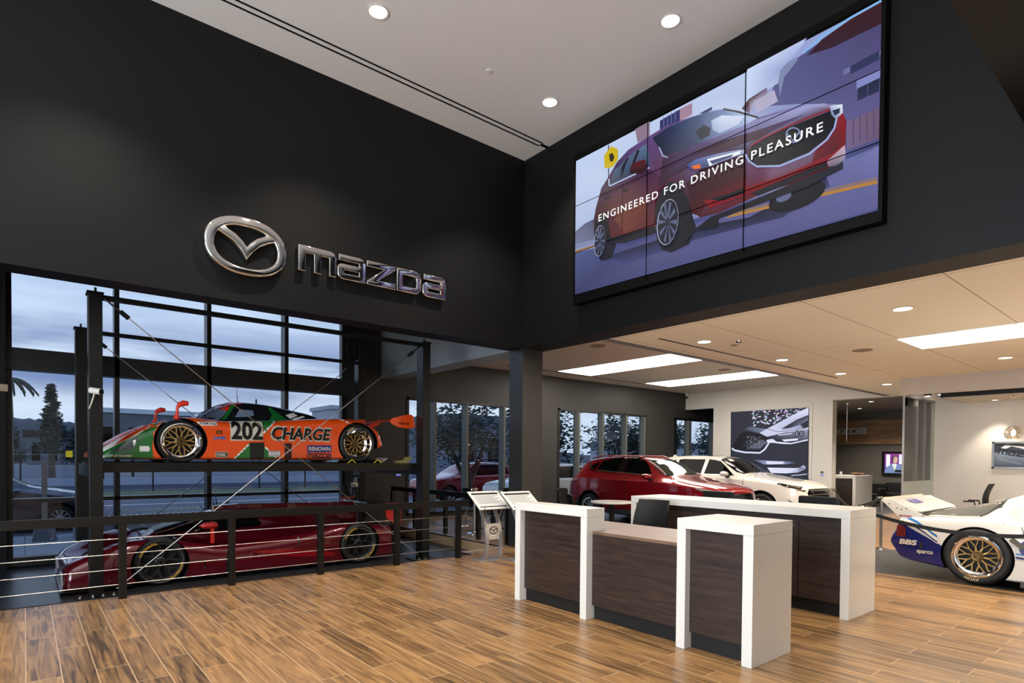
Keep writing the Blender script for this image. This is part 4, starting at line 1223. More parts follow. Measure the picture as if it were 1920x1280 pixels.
dec('number_plate', box2(432, 789.5, 493, 826), P_CR, .005, 'cream number panel')
def tx(s, x0, y0, x1, y1, m, off=.008, name='lettering', lab=None, **kw):
    a = aty(x0, y1, YS); b_ = aty(x1, y0, YS)
    z1_ = aty((x0+x1)/2, y0, YS).z; z0_ = aty((x0+x1)/2, y1, YS).z
    return sk.text(name, s, a.x, b_.x, z0_, z1_, m, rc, off, label=lab, **kw)
tx('202', 433.5, 791, 492, 824.5, P_BK, .016, 'number', 'black number 202', bold=.035)
tx('CHARGE', 507, 799.5, 622, 827.5, P_CR, .010, 'lettering', 'cream outline of the side lettering', bold=.06, shear=.2)
tx('CHARGE', 509, 802, 620, 825, P_BK, .018, 'lettering', 'black side lettering', bold=.03, shear=.2)
dec('sponsor_plate', box2(576, 834.5, 621, 847.5), P_BL, .005, 'blue sponsor panel')
tx('RENOWN', 578.5, 837.5, 619, 845, P_CR, .009, bold=.03)
tx('', 576, 849.5, 621, 858, mat('navy_decal', rgb(20, 28, 50), .4), .007, geo=word_flat)
dec('sponsor_plate', box2(366, 790.5, 408, 797.5), P_WH, .005, 'white sponsor sticker')
tx('IDEMITSU', 374, 791.8, 406.5, 796, P_BK, .009, bold=.03, shear=.2)
tx('Lochi', 400.5, 816.5, 422, 823.5, P_CY, .007, bold=.04)
dec('sponsor_plate', box2(404, 846.5, 427, 857), P_CR, .005, 'cream sponsor sticker')
dec('sponsor_plate', box2(405, 847.5, 426, 856), P_BK, .007, 'black sponsor sticker')
tx('NGK', 406.5, 848.8, 424.5, 854.8, P_CR, .010, bold=.04)
dec('sponsor_plate', box2(503, 845, 525.5, 856), mat('silver_decal', rgb(150, 150, 156), .4), .005, 'grey sponsor sticker')
tx('RAYS', 504, 847.5, 524.5, 853, P_WH, .009, bold=.03, shear=.1)
tx('DUNLOP D40/M2', 172, 852, 247, 856.2, P_WH, .006, bold=.02, shear=.3)
dec('side_marker', box2(406, 807, 416, 813), P_BK, .005, 'black marker lamp'); dec('side_marker', box2(408, 808.5, 414, 811.5), mat('amber_lens', rgb(150, 110, 20), .3), .007, 'amber marker lens')
dec('air_intake', box2(468.5, 829.2, 495, 859), mat('duct_black', rgb(18, 24, 18), .5), .006, 'dark side air intake')
dec('air_intake', box2(533.5, 830.5, 546.5, 859), mat('duct_brown', rgb(44, 24, 18), .5), .006, 'dark side air intake')
dec('stripe', [(262, 836), (279, 836), (281.5, 841), (279, 846), (262, 846)], P_WH, .006, 'white sticker')
# nose: headlamp cover and the orange and white bands on top
dec('headlamp_cover', [(206, 846), (222, 840), (240, 829), (255, 819), (259, 819), (258, 826), (254, 834), (248, 842), (232, 845)], mat('headlamp_cover', rgb(82, 84, 92), .12), .006, 'smoky headlamp cover')
dec('headlamp', [(250, 826), (255, 824), (255, 831), (251, 838)], M_CHROME, .009, 'bright headlamp unit')
def top_band(name, pts, m, off, lab): sk.patch(name, pts, m, rc, off, 'z', .05, lab)
dec('stripe', [(193.3, 847.8), (216.7, 836.2), (258, 815.8), (293, 792.8), (306, 786.6), (318, 783.6), (305, 786), (291, 791.5), (258, 803), (193.3, 842)], P_WH, .005, 'white nose band', .015)
dec('paint_panel', [(216, 835.2), (240, 823), (258, 813), (292.5, 791.8), (290, 791.8), (266, 801.5), (258, 806.7), (230, 824), (222, 830)], P_OR, .013, 'orange nose band', .015)
# cockpit
T = [(1.99, .62, 2.0, 2.12, .30), (2.06, .62, 2.0, 2.215, .42), (2.375, .60, 2.0, 2.385, .42), (2.55, .60, 2.0, 2.445, .41), (2.72, .60, 2.0, 2.47, .40), (2.95, .60, 2.0, 2.462, .40), (3.19, .60, 2.02, 2.435, .40), (3.5, .60, 2.05, 2.385, .38), (3.84, .56, 2.1, 2.32, .34), (4.02, .5, 2.12, 2.22, .3)]
us, (w_, zb_, zr_, wr_) = dense(T, .04)
secs = [[(0, zr), (wr*.6, zr-.008), (wr*.9, zr-.03), (wr, zr-.06), (wr+(w-wr)*.5, zr+(zb-zr)*.45), (w, zb+.02), (w, zb), (0, zb)] for w, zb, zr, wr in zip(w_, zb_, zr_, wr_)]
cp, cbv = body_from(loft(us, secs, VC), 'cockpit', mat('carbon_black', rgb(24, 24, 27), .22, coat=.5), rc, [], 'x', VC, M_BLACK)
sk2 = Skin(cbv, 'x', VC)
YC = VC-.55
def S3(pts): return [(p.x, p.z) for p in (aty(x, y, YC) for x, y in pts)]
def cdec(name, pts, m, off, lab, grid=.04): sk2.patch(name, S3(pts), m, rc, off, label=lab, grid=grid)
sk2.patch('windscreen', [(2.06, -.40), (2.30, -.40), (2.60, -.38), (2.60, .38), (2.30, .40), (2.06, .40)], mat('screen_glass', rgb(92, 104, 122), .06), rc, .004, 'z', .05, 'pale reflecting windscreen')
sk2.patch('sun_strip', [(2.42, -.39), (2.66, -.385), (2.66, .385), (2.42, .39)], P_RED, rc, .007, 'z', .05, 'red sun strip')
cdec('windscreen', [(372, 782), (404, 765), (424, 759), (428, 771), (420, 780), (408, 789)], mat('screen_glass', rgb(92, 104, 122), .06), .004, 'pale reflecting windscreen')
cdec('sun_strip', [(408, 764), (432, 756), (438, 757), (432, 770), (412, 766)], P_RED, .007, 'red sun strip')
cdec('door_pillar', [(415, 788), (424, 786), (447, 757), (441, 755.5)], P_GR, .009, 'green door pillar')
cdec('side_window', [(441, 782), (452, 767), (477, 769), (478, 778), (470, 781)], mat('side_glass', rgb(112, 126, 150), .08), .008, 'pale side window')
cdec('paint_panel', [(507, 764), (512, 763), (540, 788), (505, 788), (512, 777)], P_GR, .009, 'green cockpit flank')
cdec('sponsor_plate', [(538, 778), (556, 773), (562, 779), (545, 785)], P_WH, .009, 'white tyre sticker')
cdec('stripe', [(549, 785), (574, 779), (576, 782), (552, 788)], P_WH, .009, 'white lettering band')
part('aerial', rc, M_BLACK, lambda b: b.tube([(2.70, VC, 2.46), (2.69, VC, 2.6), (2.68, VC, 2.78)], [.008, .004, .002], 6))
part('aerial', rc, M_BLACK, lambda b: b.box(2.98, 3.0, VC-.01, VC+.01, 2.45, 2.55))
part('wiper', rc, M_BLACK, lambda b: b.tube([(2.06, VC-.25, 2.235), (2.3, VC-.28, 2.375), (2.5, VC-.3, 2.44)], .008, 6))
# mirrors on stalks
for yy, dx in ((YS+.12, 0), (VC+.78, -.02)):
    part('mirror', rc, P_RED, lambda b: b.tube([(1.655+dx, yy, 2.11), (1.67+dx, yy, 2.2), (1.67+dx, yy, 2.27), (1.70+dx, yy, 2.325), (1.75+dx, yy, 2.345), (1.81+dx, yy, 2.345)], [.045, .02, .02, .036, .042, .03], 12), smooth=1)
# rear wing
part('wing', rc, P_OR, lambda b: b.prism([(4.98, 2.235), (5.02, 2.265), (5.2, 2.30), (5.38, 2.34), (5.38, 2.33), (5.2, 2.28), (5.05, 2.235)], YS+.04, VC+.92, 'xz'), smooth=.5)
ep = S2([(731, 788), (737, 783.5), (750, 780), (764, 777), (771, 777), (775, 780.5), (778, 797), (777, 802), (762, 803), (748, 800.5), (736, 795)])
for yy in (YS, VC+.92):
    q = part('wing_end_plate', rc, P_OR, lambda b: b.prism(ep, yy, yy+.03, 'xz'))
wv, wf = word_flat(.215, .036)
part('lettering', rc, P_BK, lambda b: b.add([(aty(747, 795.5, YS).x+p[0], YS-.003, aty(747, 795.5, YS).z+p[1]) for p in wv], wf), label='black lettering on the wing end plate')
part('wing_support', rc, P_RED, lambda b: [b.bar((4.6, VC-.3, 2.0), (5.1, VC-.3, 2.26), .03, .08), b.bar((4.6, VC+.3, 2.0), (5.1, VC+.3, 2.26), .03, .08)])
part('undertray', rc, mat('tray_brown', rgb(70, 40, 26), .5), lambda b: b.box(.78, 4.2, VC-.96, VC+.96, 1.545, 1.562))
for sd, vf in ((-1, YS+.02), (1, VC+.98)):
    wheel(rc, 1.70, vf, 1.80, .305, .245, .28, 'x', sd, 'mesh', dish=.05, sr=.82)
    wheel(rc, 4.352, vf, 1.828, .333, .245, .36, 'x', sd, 'mesh', dish=.15, sr=.78, tyre_text=('AVON', .045, rgb(190, 170, 120), (120,)) if sd < 0 else None)

# ------------------------------------------------------------------ dark red racing car in the pit
P_MA = mat('dark_red_paint', rgb(84, 9, 22), .2, metal=.25, coat=1.0)
P_MR = mat('bright_red_paint', rgb(176, 26, 22), .3, coat=.6)
dc = thing('racing_car', 'dark red prototype racing car with tall fin on the floor under the lift', 'racing car', (2.7, VC, ZP))
g = ZP
T = [(.37, .90, g+.06, g+.30, g+.24), (.42, .96, g+.06, g+.36, g+.30), (.60, .98, g+.06, g+.46, g+.32), (.78, .99, g+.06, g+.54, g+.33), (.974, 1.0, g+.06, g+.60, g+.36), (1.12, 1.0, g+.06, g+.63, g+.42), (1.37, 1.0, g+.06, g+.64, g+.54), (1.63, 1.0, g+.06, g+.60, g+.66),
     (1.87, 1.0, g+.06, g+.55, g+.70), (2.29, 1.0, g+.06, g+.48, g+.72), (2.8, 1.0, g+.06, g+.50, g+.74), (3.3, 1.0, g+.06, g+.54, g+.72), (3.69, 1.0, g+.06, g+.60, g+.7), (3.9, 1.0, g+.06, g+.645, g+.66), (4.15, 1.0, g+.06, g+.675, g+.6), (4.43, 1.0, g+.06, g+.67, g+.5), (4.7, 1.0, g+.08, g+.63, g+.42), (4.98, 1.0, g+.1, g+.60, g+.36)]
us, (w_, zb_, zf_, zc_) = dense(T)
bd, bv = body_from(loft(us, [proto_section(*q) for q in zip(w_, zb_, zf_, zc_)], VC), 'body', P_MA, dc, [(1.448, g+.30, .355), (4.386, g+.325, .365)], 'x', VC, M_BLACK)
sk = Skin(bv, 'x', VC)
# highlight along the side channel painted in brighter red, panel line and small latch
sk.patch('channel_highlight', [(2.62, g+.36), (3.1, g+.36), (3.72, g+.28), (3.95, g+.22), (3.9, g+.17), (3.3, g+.22)], mat('highlight_red_paint', rgb(132, 14, 22), .2, metal=.2, coat=1.0), dc, .004, label='brighter red highlight painted along the side channel')
sk.patch('door_shut_line', [(2.285, g+.05), (2.30, g+.05), (2.30, g+.46), (2.285, g+.46)], P_BK, dc, .003)
sk.patch('door_latch', [(1.985, g+.16), (2.01, g+.16), (2.01, g+.27), (1.985, g+.27)], M_CHROME, dc, .005, grid=.05)
sk.patch('kill_switch', [(3.345, g+.40), (3.375, g+.40), (3.375, g+.52), (3.345, g+.52)], P_BK, dc, .004, grid=.05)
sk.patch('headlamp', [(.62, -.72), (.95, -.80), (1.02, -.78), (.92, -.68), (.70, -.62)], mat('lamp_glass', rgb(60, 70, 84), .05), dc, .004, 'z', .05, 'dark headlamp glass')
sk.patch('headlamp', [(.62, .72), (.95, .80), (1.02, .78), (.92, .68), (.70, .62)], mat('lamp_glass', rgb(60, 70, 84), .05), dc, .004, 'z', .05, 'dark headlamp glass')
part('splitter', dc, M_GLOSSK, lambda b: b.box(.34, 1.12, VC-1.0, VC+1.0, g+.035, g+.06), bevel=.006)
for y_ in (VC-.9, VC+.62):
    part('nose_duct', dc, mat('silver_duct', rgb(196, 200, 210), .3, metal=.6), lambda b: b.box(.352, .372, y_, y_+.28, g+.12, g+.26))
T = [(1.36, .50, g+.5, g+.60, .2), (1.46, .52, g+.5, g+.68, .34), (1.92, .52, g+.5, g+.80+.02, .36), (2.18, .5, g+.5, g+.90, .36), (2.32, .5, g+.5, g+.94, .36), (2.6, .5, g+.5, g+.955, .36), (2.9, .5, g+.5, g+.95, .36), (3.3, .47, g+.5, g+.90, .30), (3.8, .40, g+.5, g+.82, .22), (4.4, .30, g+.45, g+.72, .12)]
us, (w_, zb_, zr_, wr_) = dense(T, .04)
secs = [[(0, zr), (wr*.6, zr-.008), (wr*.9, zr-.03), (wr, zr-.06), (wr+(w-wr)*.5, zr+(zb-zr)*.45), (w, zb+.02), (w, zb), (0, zb)] for w, zb, zr, wr in zip(w_, zb_, zr_, wr_)]
cp, cbv = body_from(loft(us, secs, VC), 'cockpit', P_MA, dc, [], 'x', VC, M_BLACK)
sk2 = Skin(cbv, 'x', VC)
sk2.patch('windscreen', [(1.47, g+.62), (1.56, g+.62), (2.2, g+.66), (2.2, g+.9), (2.0, g+.83)], M_TINT, dc, .004)
sk2.patch('windscreen', [(1.48, -.32), (2.2, -.36), (2.2, .36), (1.48, .32)], M_TINT, dc, .004, 'z', .05)
sk2.patch('side_window', [(2.24, g+.60), (2.86, g+.60), (2.94, g+.72), (2.85, g+.88), (2.24, g+.88)], M_TINT, dc, .004)
part('windscreen_edge', dc, M_CHROME, lambda b: b.tube([(1.47, VC-.40, g+.66), (1.95, VC-.43, g+.80), (2.2, VC-.43, g+.88)], .012, 6))
part('mirror', dc, P_MR, lambda b: [b.lathe([(.004, 0), (.045, .06), (.05, .16), (.04, .24), (.004, .26)], 12, None, 'x', (1.95, VC-.86, g+.78)), b.box(2.1, 2.15, VC-.88, VC-.84, g+.52, g+.76)], smooth=1)
part('roof_scoop', dc, P_MA, lambda b: b.prism([(2.32, g+.93), (2.32, g+1.0), (2.7, g+1.02), (4.72, g+.975), (4.76, g+.94), (4.76, g+.60), (3.9, g+.72), (3.2, g+.88)], VC-.07, VC+.07, 'xz'), bevel=.012)
part('scoop_mouth', dc, M_CHROME, lambda b: b.box(2.30, 2.325, VC-.075, VC+.075, g+.93, g+1.005))
part('fin', dc, P_MA, lambda b: b.prism([(3.5, g+.86), (4.76, g+.95), (4.76, g+.58), (4.0, g+.6)], VC-.018, VC+.018, 'xz'), bevel=.005)
part('wing', dc, M_GLOSSK, lambda b: [b.prism([(4.86, g+.94), (4.9, g+.965), (5.16, g+.985), (5.16, g+.975), (5.0, g+.945)], VC-.95, VC+.95, 'xz'), b.bar((4.76, VC-.2, g+.6), (4.98, VC-.2, g+.94), .012, .1), b.bar((4.76, VC+.2, g+.6), (4.98, VC+.2, g+.94), .012, .1)])
for yy in (VC-.96, VC+.94):
    part('wing_end_plate', dc, P_MR, lambda b: b.prism([(4.88, g+1.0), (5.18, g+1.0), (5.18, g+.62), (5.06, g+.62), (4.90, g+.74)], yy, yy+.02, 'xz'), label='bright red wing end plate')
part('diffuser', dc, M_GLOSSK, lambda b: b.box(4.70, 5.02, VC-.9, VC+.9, g+.10, g+.36))
for sd, vf in ((-1, VC-.985), (1, VC+.985)):
    tt = ('CONTINENTAL', .04, rgb(196, 150, 40), (130, -35)) if sd < 0 else None
    wheel(dc, 1.448, vf, g+.325, .325, .255, .32, 'x', sd, 'race', dish=.03, tyre_text=tt, rim_m=mat('rim_black', rgb(40, 40, 42), .35, metal=.4))
    wheel(dc, 4.386, vf, g+.333, .333, .255, .34, 'x', sd, 'race', dish=.06, tyre_text=tt, rim_m=mat('rim_black', rgb(40, 40, 42), .35, metal=.4))

# ------------------------------------------------------------------ white racing car at the right edge
P_WC = mat('white_car_paint', rgb(216, 211, 202), .22, coat=.8)
P_NAVY = mat('navy_paint', rgb(22, 30, 96), .2, coat=.8)
P_LB = mat('mid_blue_paint', rgb(36, 110, 176), .25, coat=.5)
WX = 9.55; VW = WX+.98
wc = thing('racing_car', 'white and blue racing car with gold wheels on the dark tiles at the right edge', 'racing car', (VW, .9, 0))
T = [(-1.62, .62, .14, .34, .34), (-1.55, .80, .11, .42, .42), (-1.2, .94, .10, .58, .50), (-.85, .98, .10, .70, .56), (-.55, .98, .10, .73, .60), (-.2, .98, .10, .68, .68), (.3, .98, .10, .66, .76), (.9, .98, .10, .72, .80), (1.4, .98, .10, .80, .82), (1.8, .98, .11, .865, .84), (2.05, .98, .12, .875, .85), (2.3, .98, .15, .855, .84), (2.55, .97, .19, .84, .83), (2.85, .95, .225, .83, .82), (2.97, .93, .27, .81, .80), (3.02, .92, .35, .66, .66), (3.08, .88, .42, .58, .58), (3.10, .84, .46, .53, .53)]
us, (w_, zb_, zf_, zc_) = dense(T)
bd, bv = body_from(loft(us, [proto_section(*q, r=.06) for q in zip(w_, zb_, zf_, zc_)], VW, 'y'), 'body', P_WC, wc, [(2.07, .366, .392), (-.62, .34, .37)], 'y', VW, M_BLACK)
sk = Skin(bv, 'y', VW)
def X2(pts, X=WX): return [(p.y, p.z) for p in (atx(x, y, X) for x, y in pts)]
def wdec(name, pts, m, off=.003, lab=None, grid=.025): sk.patch(name, X2(pts), m, wc, off+.002, label=lab, grid=grid)
def split_paint(o, pa, pb, umin, m):
    """cuts the body along a slanting line seen from the side and paints what lies below it"""
    b = bmesh.new(); b.from_mesh(o.data); L_ = o.parent.location
    a = Vector((0, pa[0], pa[1]))-L_; c = Vector((0, pb[0], pb[1]))-L_; d = (c-a); d.x = 0
    n = Vector((0, -d.z, d.y)).normalized()
    if n.z < 0: n = -n
    a.x = 0
    bmesh.ops.bisect_plane(b, geom=b.verts[:]+b.edges[:]+b.faces[:], plane_co=a, plane_no=n, dist=1e-5)
    o.data.materials.append(m); k_ = len(o.data.materials)-1
    for f in b.faces:
        q = f.calc_center_median()
        if (q-a).dot(n) < 0 and q.y+L_.y > umin and f.material_index == 0: f.material_index = k_
    b.to_mesh(o.data); b.free()
low = [(1690, 983), (1700, 985), (1718, 992), (1735, 1003), (1748, 1013), (1757, 1019)]
q1_, q2_ = X2([(1690, 981), (1757, 1018)])
split_paint(bd, q1_, q2_, 2.36, P_NAVY)
def edge(o, w, m, off, lab):
    p = [(x, y-o) for x, y in low]
    wdec('stripe', p+[(x, y-o-w) for x, y in p[::-1]], m, off, lab, .03)
edge(0, 1.6, P_WC, .004, 'white stripe'); edge(2.0, 2.6, P_NAVY, .005, 'navy stripe'); edge(4.8, 1.6, P_WC, .006, 'white stripe'); edge(6.4, 2.8, P_LB, .005, 'mid blue stripe')
sp_ = [(1898, 1036), (1925, 1040)]
for o, w, m, lab in ((0, 2.8, P_LB, 'mid blue stripe'), (3.6, 1.4, P_WH, 'white stripe'), (6, 4, P_NAVY, 'navy stripe')):
    wdec('stripe', [(x, y+o) for x, y in sp_]+[(x, y+o+w) for x, y in sp_[::-1]], m, .004, lab, .03)
def wtx(s, x0, y0, x1, y1, m, off=.008, lab=None, **kw):
    a = atx(x0, (y0+y1)/2, WX); b_ = atx(x1, (y0+y1)/2, WX)
    z1_ = atx((x0+x1)/2, y0, WX).z; z0_ = atx((x0+x1)/2, y1, WX).z
    return sk.text('lettering', s, b_.y, a.y, z0_, z1_, m, wc, off, flip=True, label=lab, **kw)
wtx('BBS', 1684, 1011, 1719, 1021, P_CR, .007, 'cream side lettering', bold=.05, shear=.15)
wtx('sparco', 1718, 1032, 1749, 1040, P_CR, .007, 'cream side lettering', bold=.03)
wdec('tail_lamp', [(1680, 985), (1688, 983), (1697, 990), (1697, 1006), (1678, 1004)], mat('tail_lens', rgb(96, 30, 26), .15), .008, 'dark red tail lamp')
wdec('side_marker', [(1723, 1015), (1729, 1016), (1729, 1030), (1723, 1029)], M_BLACK, .007)
for x0 in (1865, 1872, 1880):
    wdec('vent_slot', box2(x0, 967, x0+2.2, 974), M_BLACK, .004)
wdec('round_number_spot', ell(1926, 1028, 15, 15), P_NAVY, .004, 'navy blue number roundel')
T = [(-.35, .46, .60, .72, .30), (.0, .62, .60, .98, .44), (.4, .66, .62, 1.18, .50), (.8, .66, .66, 1.26, .51), (1.3, .66, .7, 1.26, .51), (1.6, .66, .76, 1.22, .50), (1.8, .64, .78, 1.15, .48), (2.0, .62, .80, 1.075, .46), (2.25, .60, .80, .995, .44), (2.6, .56, .78, .91, .42), (2.92, .52, .76, .845, .40)]
us, (w_, zb_, zr_, wr_) = dense(T, .04)
secs = [[(0, zr), (wr*.6, zr-.006), (wr*.92, zr-.02), (wr, zr-.04), (wr+(w-wr)*.5, zr+(zb-zr)*.5), (w, zb+.005), (w, zb-.02), (0, zb-.02)] for w, zb, zr, wr in zip(w_, zb_, zr_, wr_)]
cp, cbv = body_from(loft(us, secs, VW, 'y'), 'cockpit', P_WC, wc, [], 'y', VW, M_BLACK)
sk2 = Skin(cbv, 'y', VW)
M_SMOKE = mat('smoky_screen', rgb(96, 96, 90), .06)
sk2.patch('engine_window', [(1.9, -.52), (2.25, -.50), (2.84, -.44), (2.84, .44), (2.25, .50), (1.9, .52)], M_SMOKE, wc, .004, 'z', .05, 'smoky rear window')
sk2.patch('engine_window', X2([(1742, 965), (1790, 955), (1840, 947), (1884, 937), (1876, 946), (1850, 962), (1838, 967), (1800, 967)], 9.97), M_SMOKE, wc, .004, label='smoky rear window')
sk2.patch('window_seal', X2([(1884, 937), (1889, 935), (1880, 946), (1852, 964), (1838, 969), (1838, 966.5), (1850, 962)], 9.97), M_BLACK, wc, .006)
sk2.patch('crest', X2(ell(1901, 961, 9, 7), 9.9), P_CR, wc, .006, label='small shield sticker')
sk2.patch('windscreen', [(-.25, -.3), (.4, -.46), (.4, .46), (-.25, .3)], M_TINT, wc, .004, 'z', .05)
sk2.patch('side_window', [(.25, .80), (1.25, .86), (1.2, 1.16), (.55, 1.14)], M_TINT, wc, .005)
# big rear wing
wp = X2([(1652, 936), (1674, 935), (1688, 944), (1745, 972), (1733, 973), (1694, 976), (1684, 967)], WX+.12)
for xx in (WX+.11, VW+.84):
    part('wing_end_plate', wc, P_WC, lambda b: b.prism(wp, xx, xx+.022, 'yz'), bevel=.003)
part('wing', wc, P_WC, lambda b: b.prism([(3.19, 1.05), (3.21, 1.065), (3.0, 1.02), (2.78, .93), (2.74, .90), (2.80, .905), (3.0, .985)], WX+.13, VW+.85, 'yz'), smooth=.5)
part('wing_gurney', wc, mat('cream_edge', rgb(190, 178, 150), .5), lambda b: b.box(WX+.13, VW+.85, 3.195, 3.215, 1.05, 1.075))
part('wing_stay', wc, P_WC, lambda b: [b.box(WX+.2, WX+.24, 2.86, 3.0, .78, .95), b.box(VW+.74, VW+.78, 2.86, 3.0, .78, .95)])
for q in ((3.12, .99), (3.02, .935), (2.96, .92), (2.90, .935), (2.70, .845)):
    part('screw', wc, M_BLACK, lambda b: b.cyl((WX+.106, q[0], q[1]), (WX+.115, q[0], q[1]), .008, 8))
tv, tf = fit_text('MOTHERS', .155, .028, .04, .2)
pq = atx(1686, 967, WX+.11)
part('lettering', wc, mat('red_decal', rgb(160, 30, 36), .4), lambda b: b.add([(WX+.107, pq.y-p[0], pq.z-.004+p[1]-p[0]*.05) for p in tv], tf), label='red lettering on the wing end plate')
tv, tf = fit_text('MYMS', .42, .07, .05)
part('lettering', wc, mat('purple_decal', rgb(60, 60, 130), .4), lambda b: b.add([(WX+.50+p[0], 2.98-p[1]*1.9+.06, 1.024-(p[1])*.72+.022) for p in tv], [f[::-1] for f in tf]), label='purple lettering on top of the wing')
part('wiring', wc, M_BLACK, lambda b: b.tube([(WX-.01, 1.62, .80), (WX-.012, 1.60, .72), (WX-.012, 1.66, .66)], .004, 6))
part('loose_panel', wc, mat('olive_tag', rgb(84, 80, 66), .5), lambda b: b.bar((WX-.012, 1.72, .64), (WX-.012, 1.60, .54), .012, .06))
part('side_tray', wc, mat('brown_carbon', rgb(56, 44, 34), .4), lambda b: b.box(WX-.02, VW+.9, -.1, 1.62, .045, .125), bevel=.004)
for sd, vf in ((-1, WX-.005), (1, VW+.985)):
    wheel(wc, 2.07, vf, .373, .373, .268, .36, 'y', sd, 'mesh', dish=.06, sr=.80, tyre_text=('AVON', .055, rgb(170, 160, 130), (-82,)) if sd < 0 else None)
    wheel(wc, -.62, vf, .335, .333, .245, .30, 'y', sd, 'mesh', dish=.045)

# ------------------------------------------------------------------ sport utility cars
def suv(name, label, cat, u0, vc, paint, tab, fw, rw, R_, wins, opts=None, z0=0.0, spokes='multi', axis='y', group=None, flip=False):
    """car with its nose towards -u; tab rows: distance from nose, half width, sill, shoulder, top, half width of top"""
    opts = opts or {}
    L = tab[-1][0]
    c = thing(name, label, cat, (vc, u0+L/2, z0) if axis == 'y' else (u0+L/2, vc, z0), 0, group)
    us, (w_, zb_, zs_, zr_, wr_) = dense(tab, .035)
    secs = []
    for w, zb, zs, zr, wr in zip(w_, zb_, zs_, zr_, wr_):
        secs.append([(0, zr), (wr*.55, zr-.006), (wr*.85, zr-.02), (wr*.96, zr-.04), (wr, zr-.07 if zr-zs > .12 else zr-.04), (wr+(w*.94-wr)*.55, zr-.07+(zs-zr+.07)*.55 if zr-zs > .12 else (zr-.04+zs)*.5), (w*.94, zs), (w*.975, zs-.03), (w*.985, zs-.10),
                     (w*.99, zs-.2 if zs-.2 > zb+.1 else zb+.1), (w, (zb+zs)*.5-.06), (w*.975, zb+.12), (w*.955, zb+.02), (w*.9, zb), (0, zb)])
    us = [u0+u for u in us]
    secs = [[(v, z+z0) for v, z in s] for s in secs]
    wmax = max(w_)
    bd, bv = body_from(loft(us, secs, vc, axis), 'body', paint, c, [(u0+fw, z0+R_+.01, R_+.07), (u0+rw, z0+R_+.01, R_+.07)], axis, vc, M_BLACK, sharp=.5, cutdepth=.34, w=wmax)
    s1 = {-1: Skin(bv, axis, vc, -1), 1: Skin(bv, axis, vc, 1)}
    sides = (-1, 1)
    for sd in sides:
        for nm, poly, m, off in wins:
            s1[sd].patch(nm, [(u0+a, z0+z) for a, z in poly], m, c, off+.005, 'v', .05)
    ws = opts.get('screen')
    if ws:
        s1[-1].patch('windscreen', [(u0+a, b) for a, b in ws], opts.get('screen_mat', M_TINT), c, .004, 'z', .06)
    if opts.get('rear'):
        s1[-1].patch('rear_window', [(u0+a, b) for a, b in opts['rear']], M_TINT, c, .004, 'z', .06)
    if opts.get('roof_glass'):
        s1[-1].patch('roof_window', [(u0+a, b) for a, b in opts['roof_glass']], M_GLOSSK, c, .004, 'z', .08)
    # wheel arch trims
    for uc in (u0+fw, u0+rw):
        for sd in sides:
            def arch(b):
                n = 22; v = []; f = []
                for i in range(n+1):
                    a = math.radians(-8+196*i/n)
                    for r, dv in ((R_+.065, .004), (R_+.13, .012), (R_+.125, -.06), (R_+.066, -.06)):
                        q = vc+sd*(wmax*.975+dv)
                        uu, zz = uc+r*math.cos(a), z0+R_+.01+r*math.sin(a)
                        v.append((uu, q, zz) if axis == 'x' else (q, uu, zz))
                for i in range(n):
                    for k_ in range(4):
                        k2 = (k_+1) % 4; f.append((i*4+k_, i*4+k2, (i+1)*4+k2, (i+1)*4+k_))
                b.add(v, f)
            part('arch_trim', c, opts.get('trim', mat('grey_plastic', rgb(52, 55, 56), .6)), arch, smooth=.8)
            wheel(c, uc, vc+sd*(wmax-.015), z0+R_, R_, R_*.66, .23, axis, sd, 'road', dish=.03)
    for sd in sides:
        mu, mz = opts.get('mirror', (1.62, 1.15))
        def mir(b):
            q = vc+sd*(wmax+.11)
            n = 12; prof = [(0.004, -.11), (.06, -.08), (.085, 0), (.075, .07), (.004, .09)]
            vv = []; ff = []
            for r, d in prof:
                for k_ in range(n):
                    t_ = 2*PI*k_/n; lat, zz = r*1.35*math.cos(t_), r*.85*math.sin(t_)
                    vv.append((u0+mu+d, q+lat, z0+mz+zz) if axis == 'x' else (q+lat, u0+mu+d, z0+mz+zz))
            for i in range(len(prof)-1):
                for k_ in range(n):
                    k2 = (k_+1) % n; ff.append((i*n+k_, i*n+k2, (i+1)*n+k2, (i+1)*n+k_))
            b.add(vv, ff)
        part('mirror', c, paint, mir, smooth=1)
        part('mirror_foot', c, M_BLACK, lambda b: b.box(vc+sd*(wmax*.9)-.07, vc+sd*(wmax*.9)+.1*max(sd, 0)+.07, u0+mu-.04, u0+mu+.06, z0+mz-.1, z0+mz-.045) if axis == 'y' else b.box(u0+mu-.04, u0+mu+.06, vc+sd*(wmax*.9)-.07, vc+sd*(wmax*.9)+.07, z0+mz-.1, z0+mz-.045))
    return c, s1
P_SOUL = mat('soul_red_paint', rgb(150, 6, 20), .22, metal=.35, coat=1.0)
P_PEARL = mat('pearl_white_paint', rgb(228, 222, 212), .25, coat=1.0)
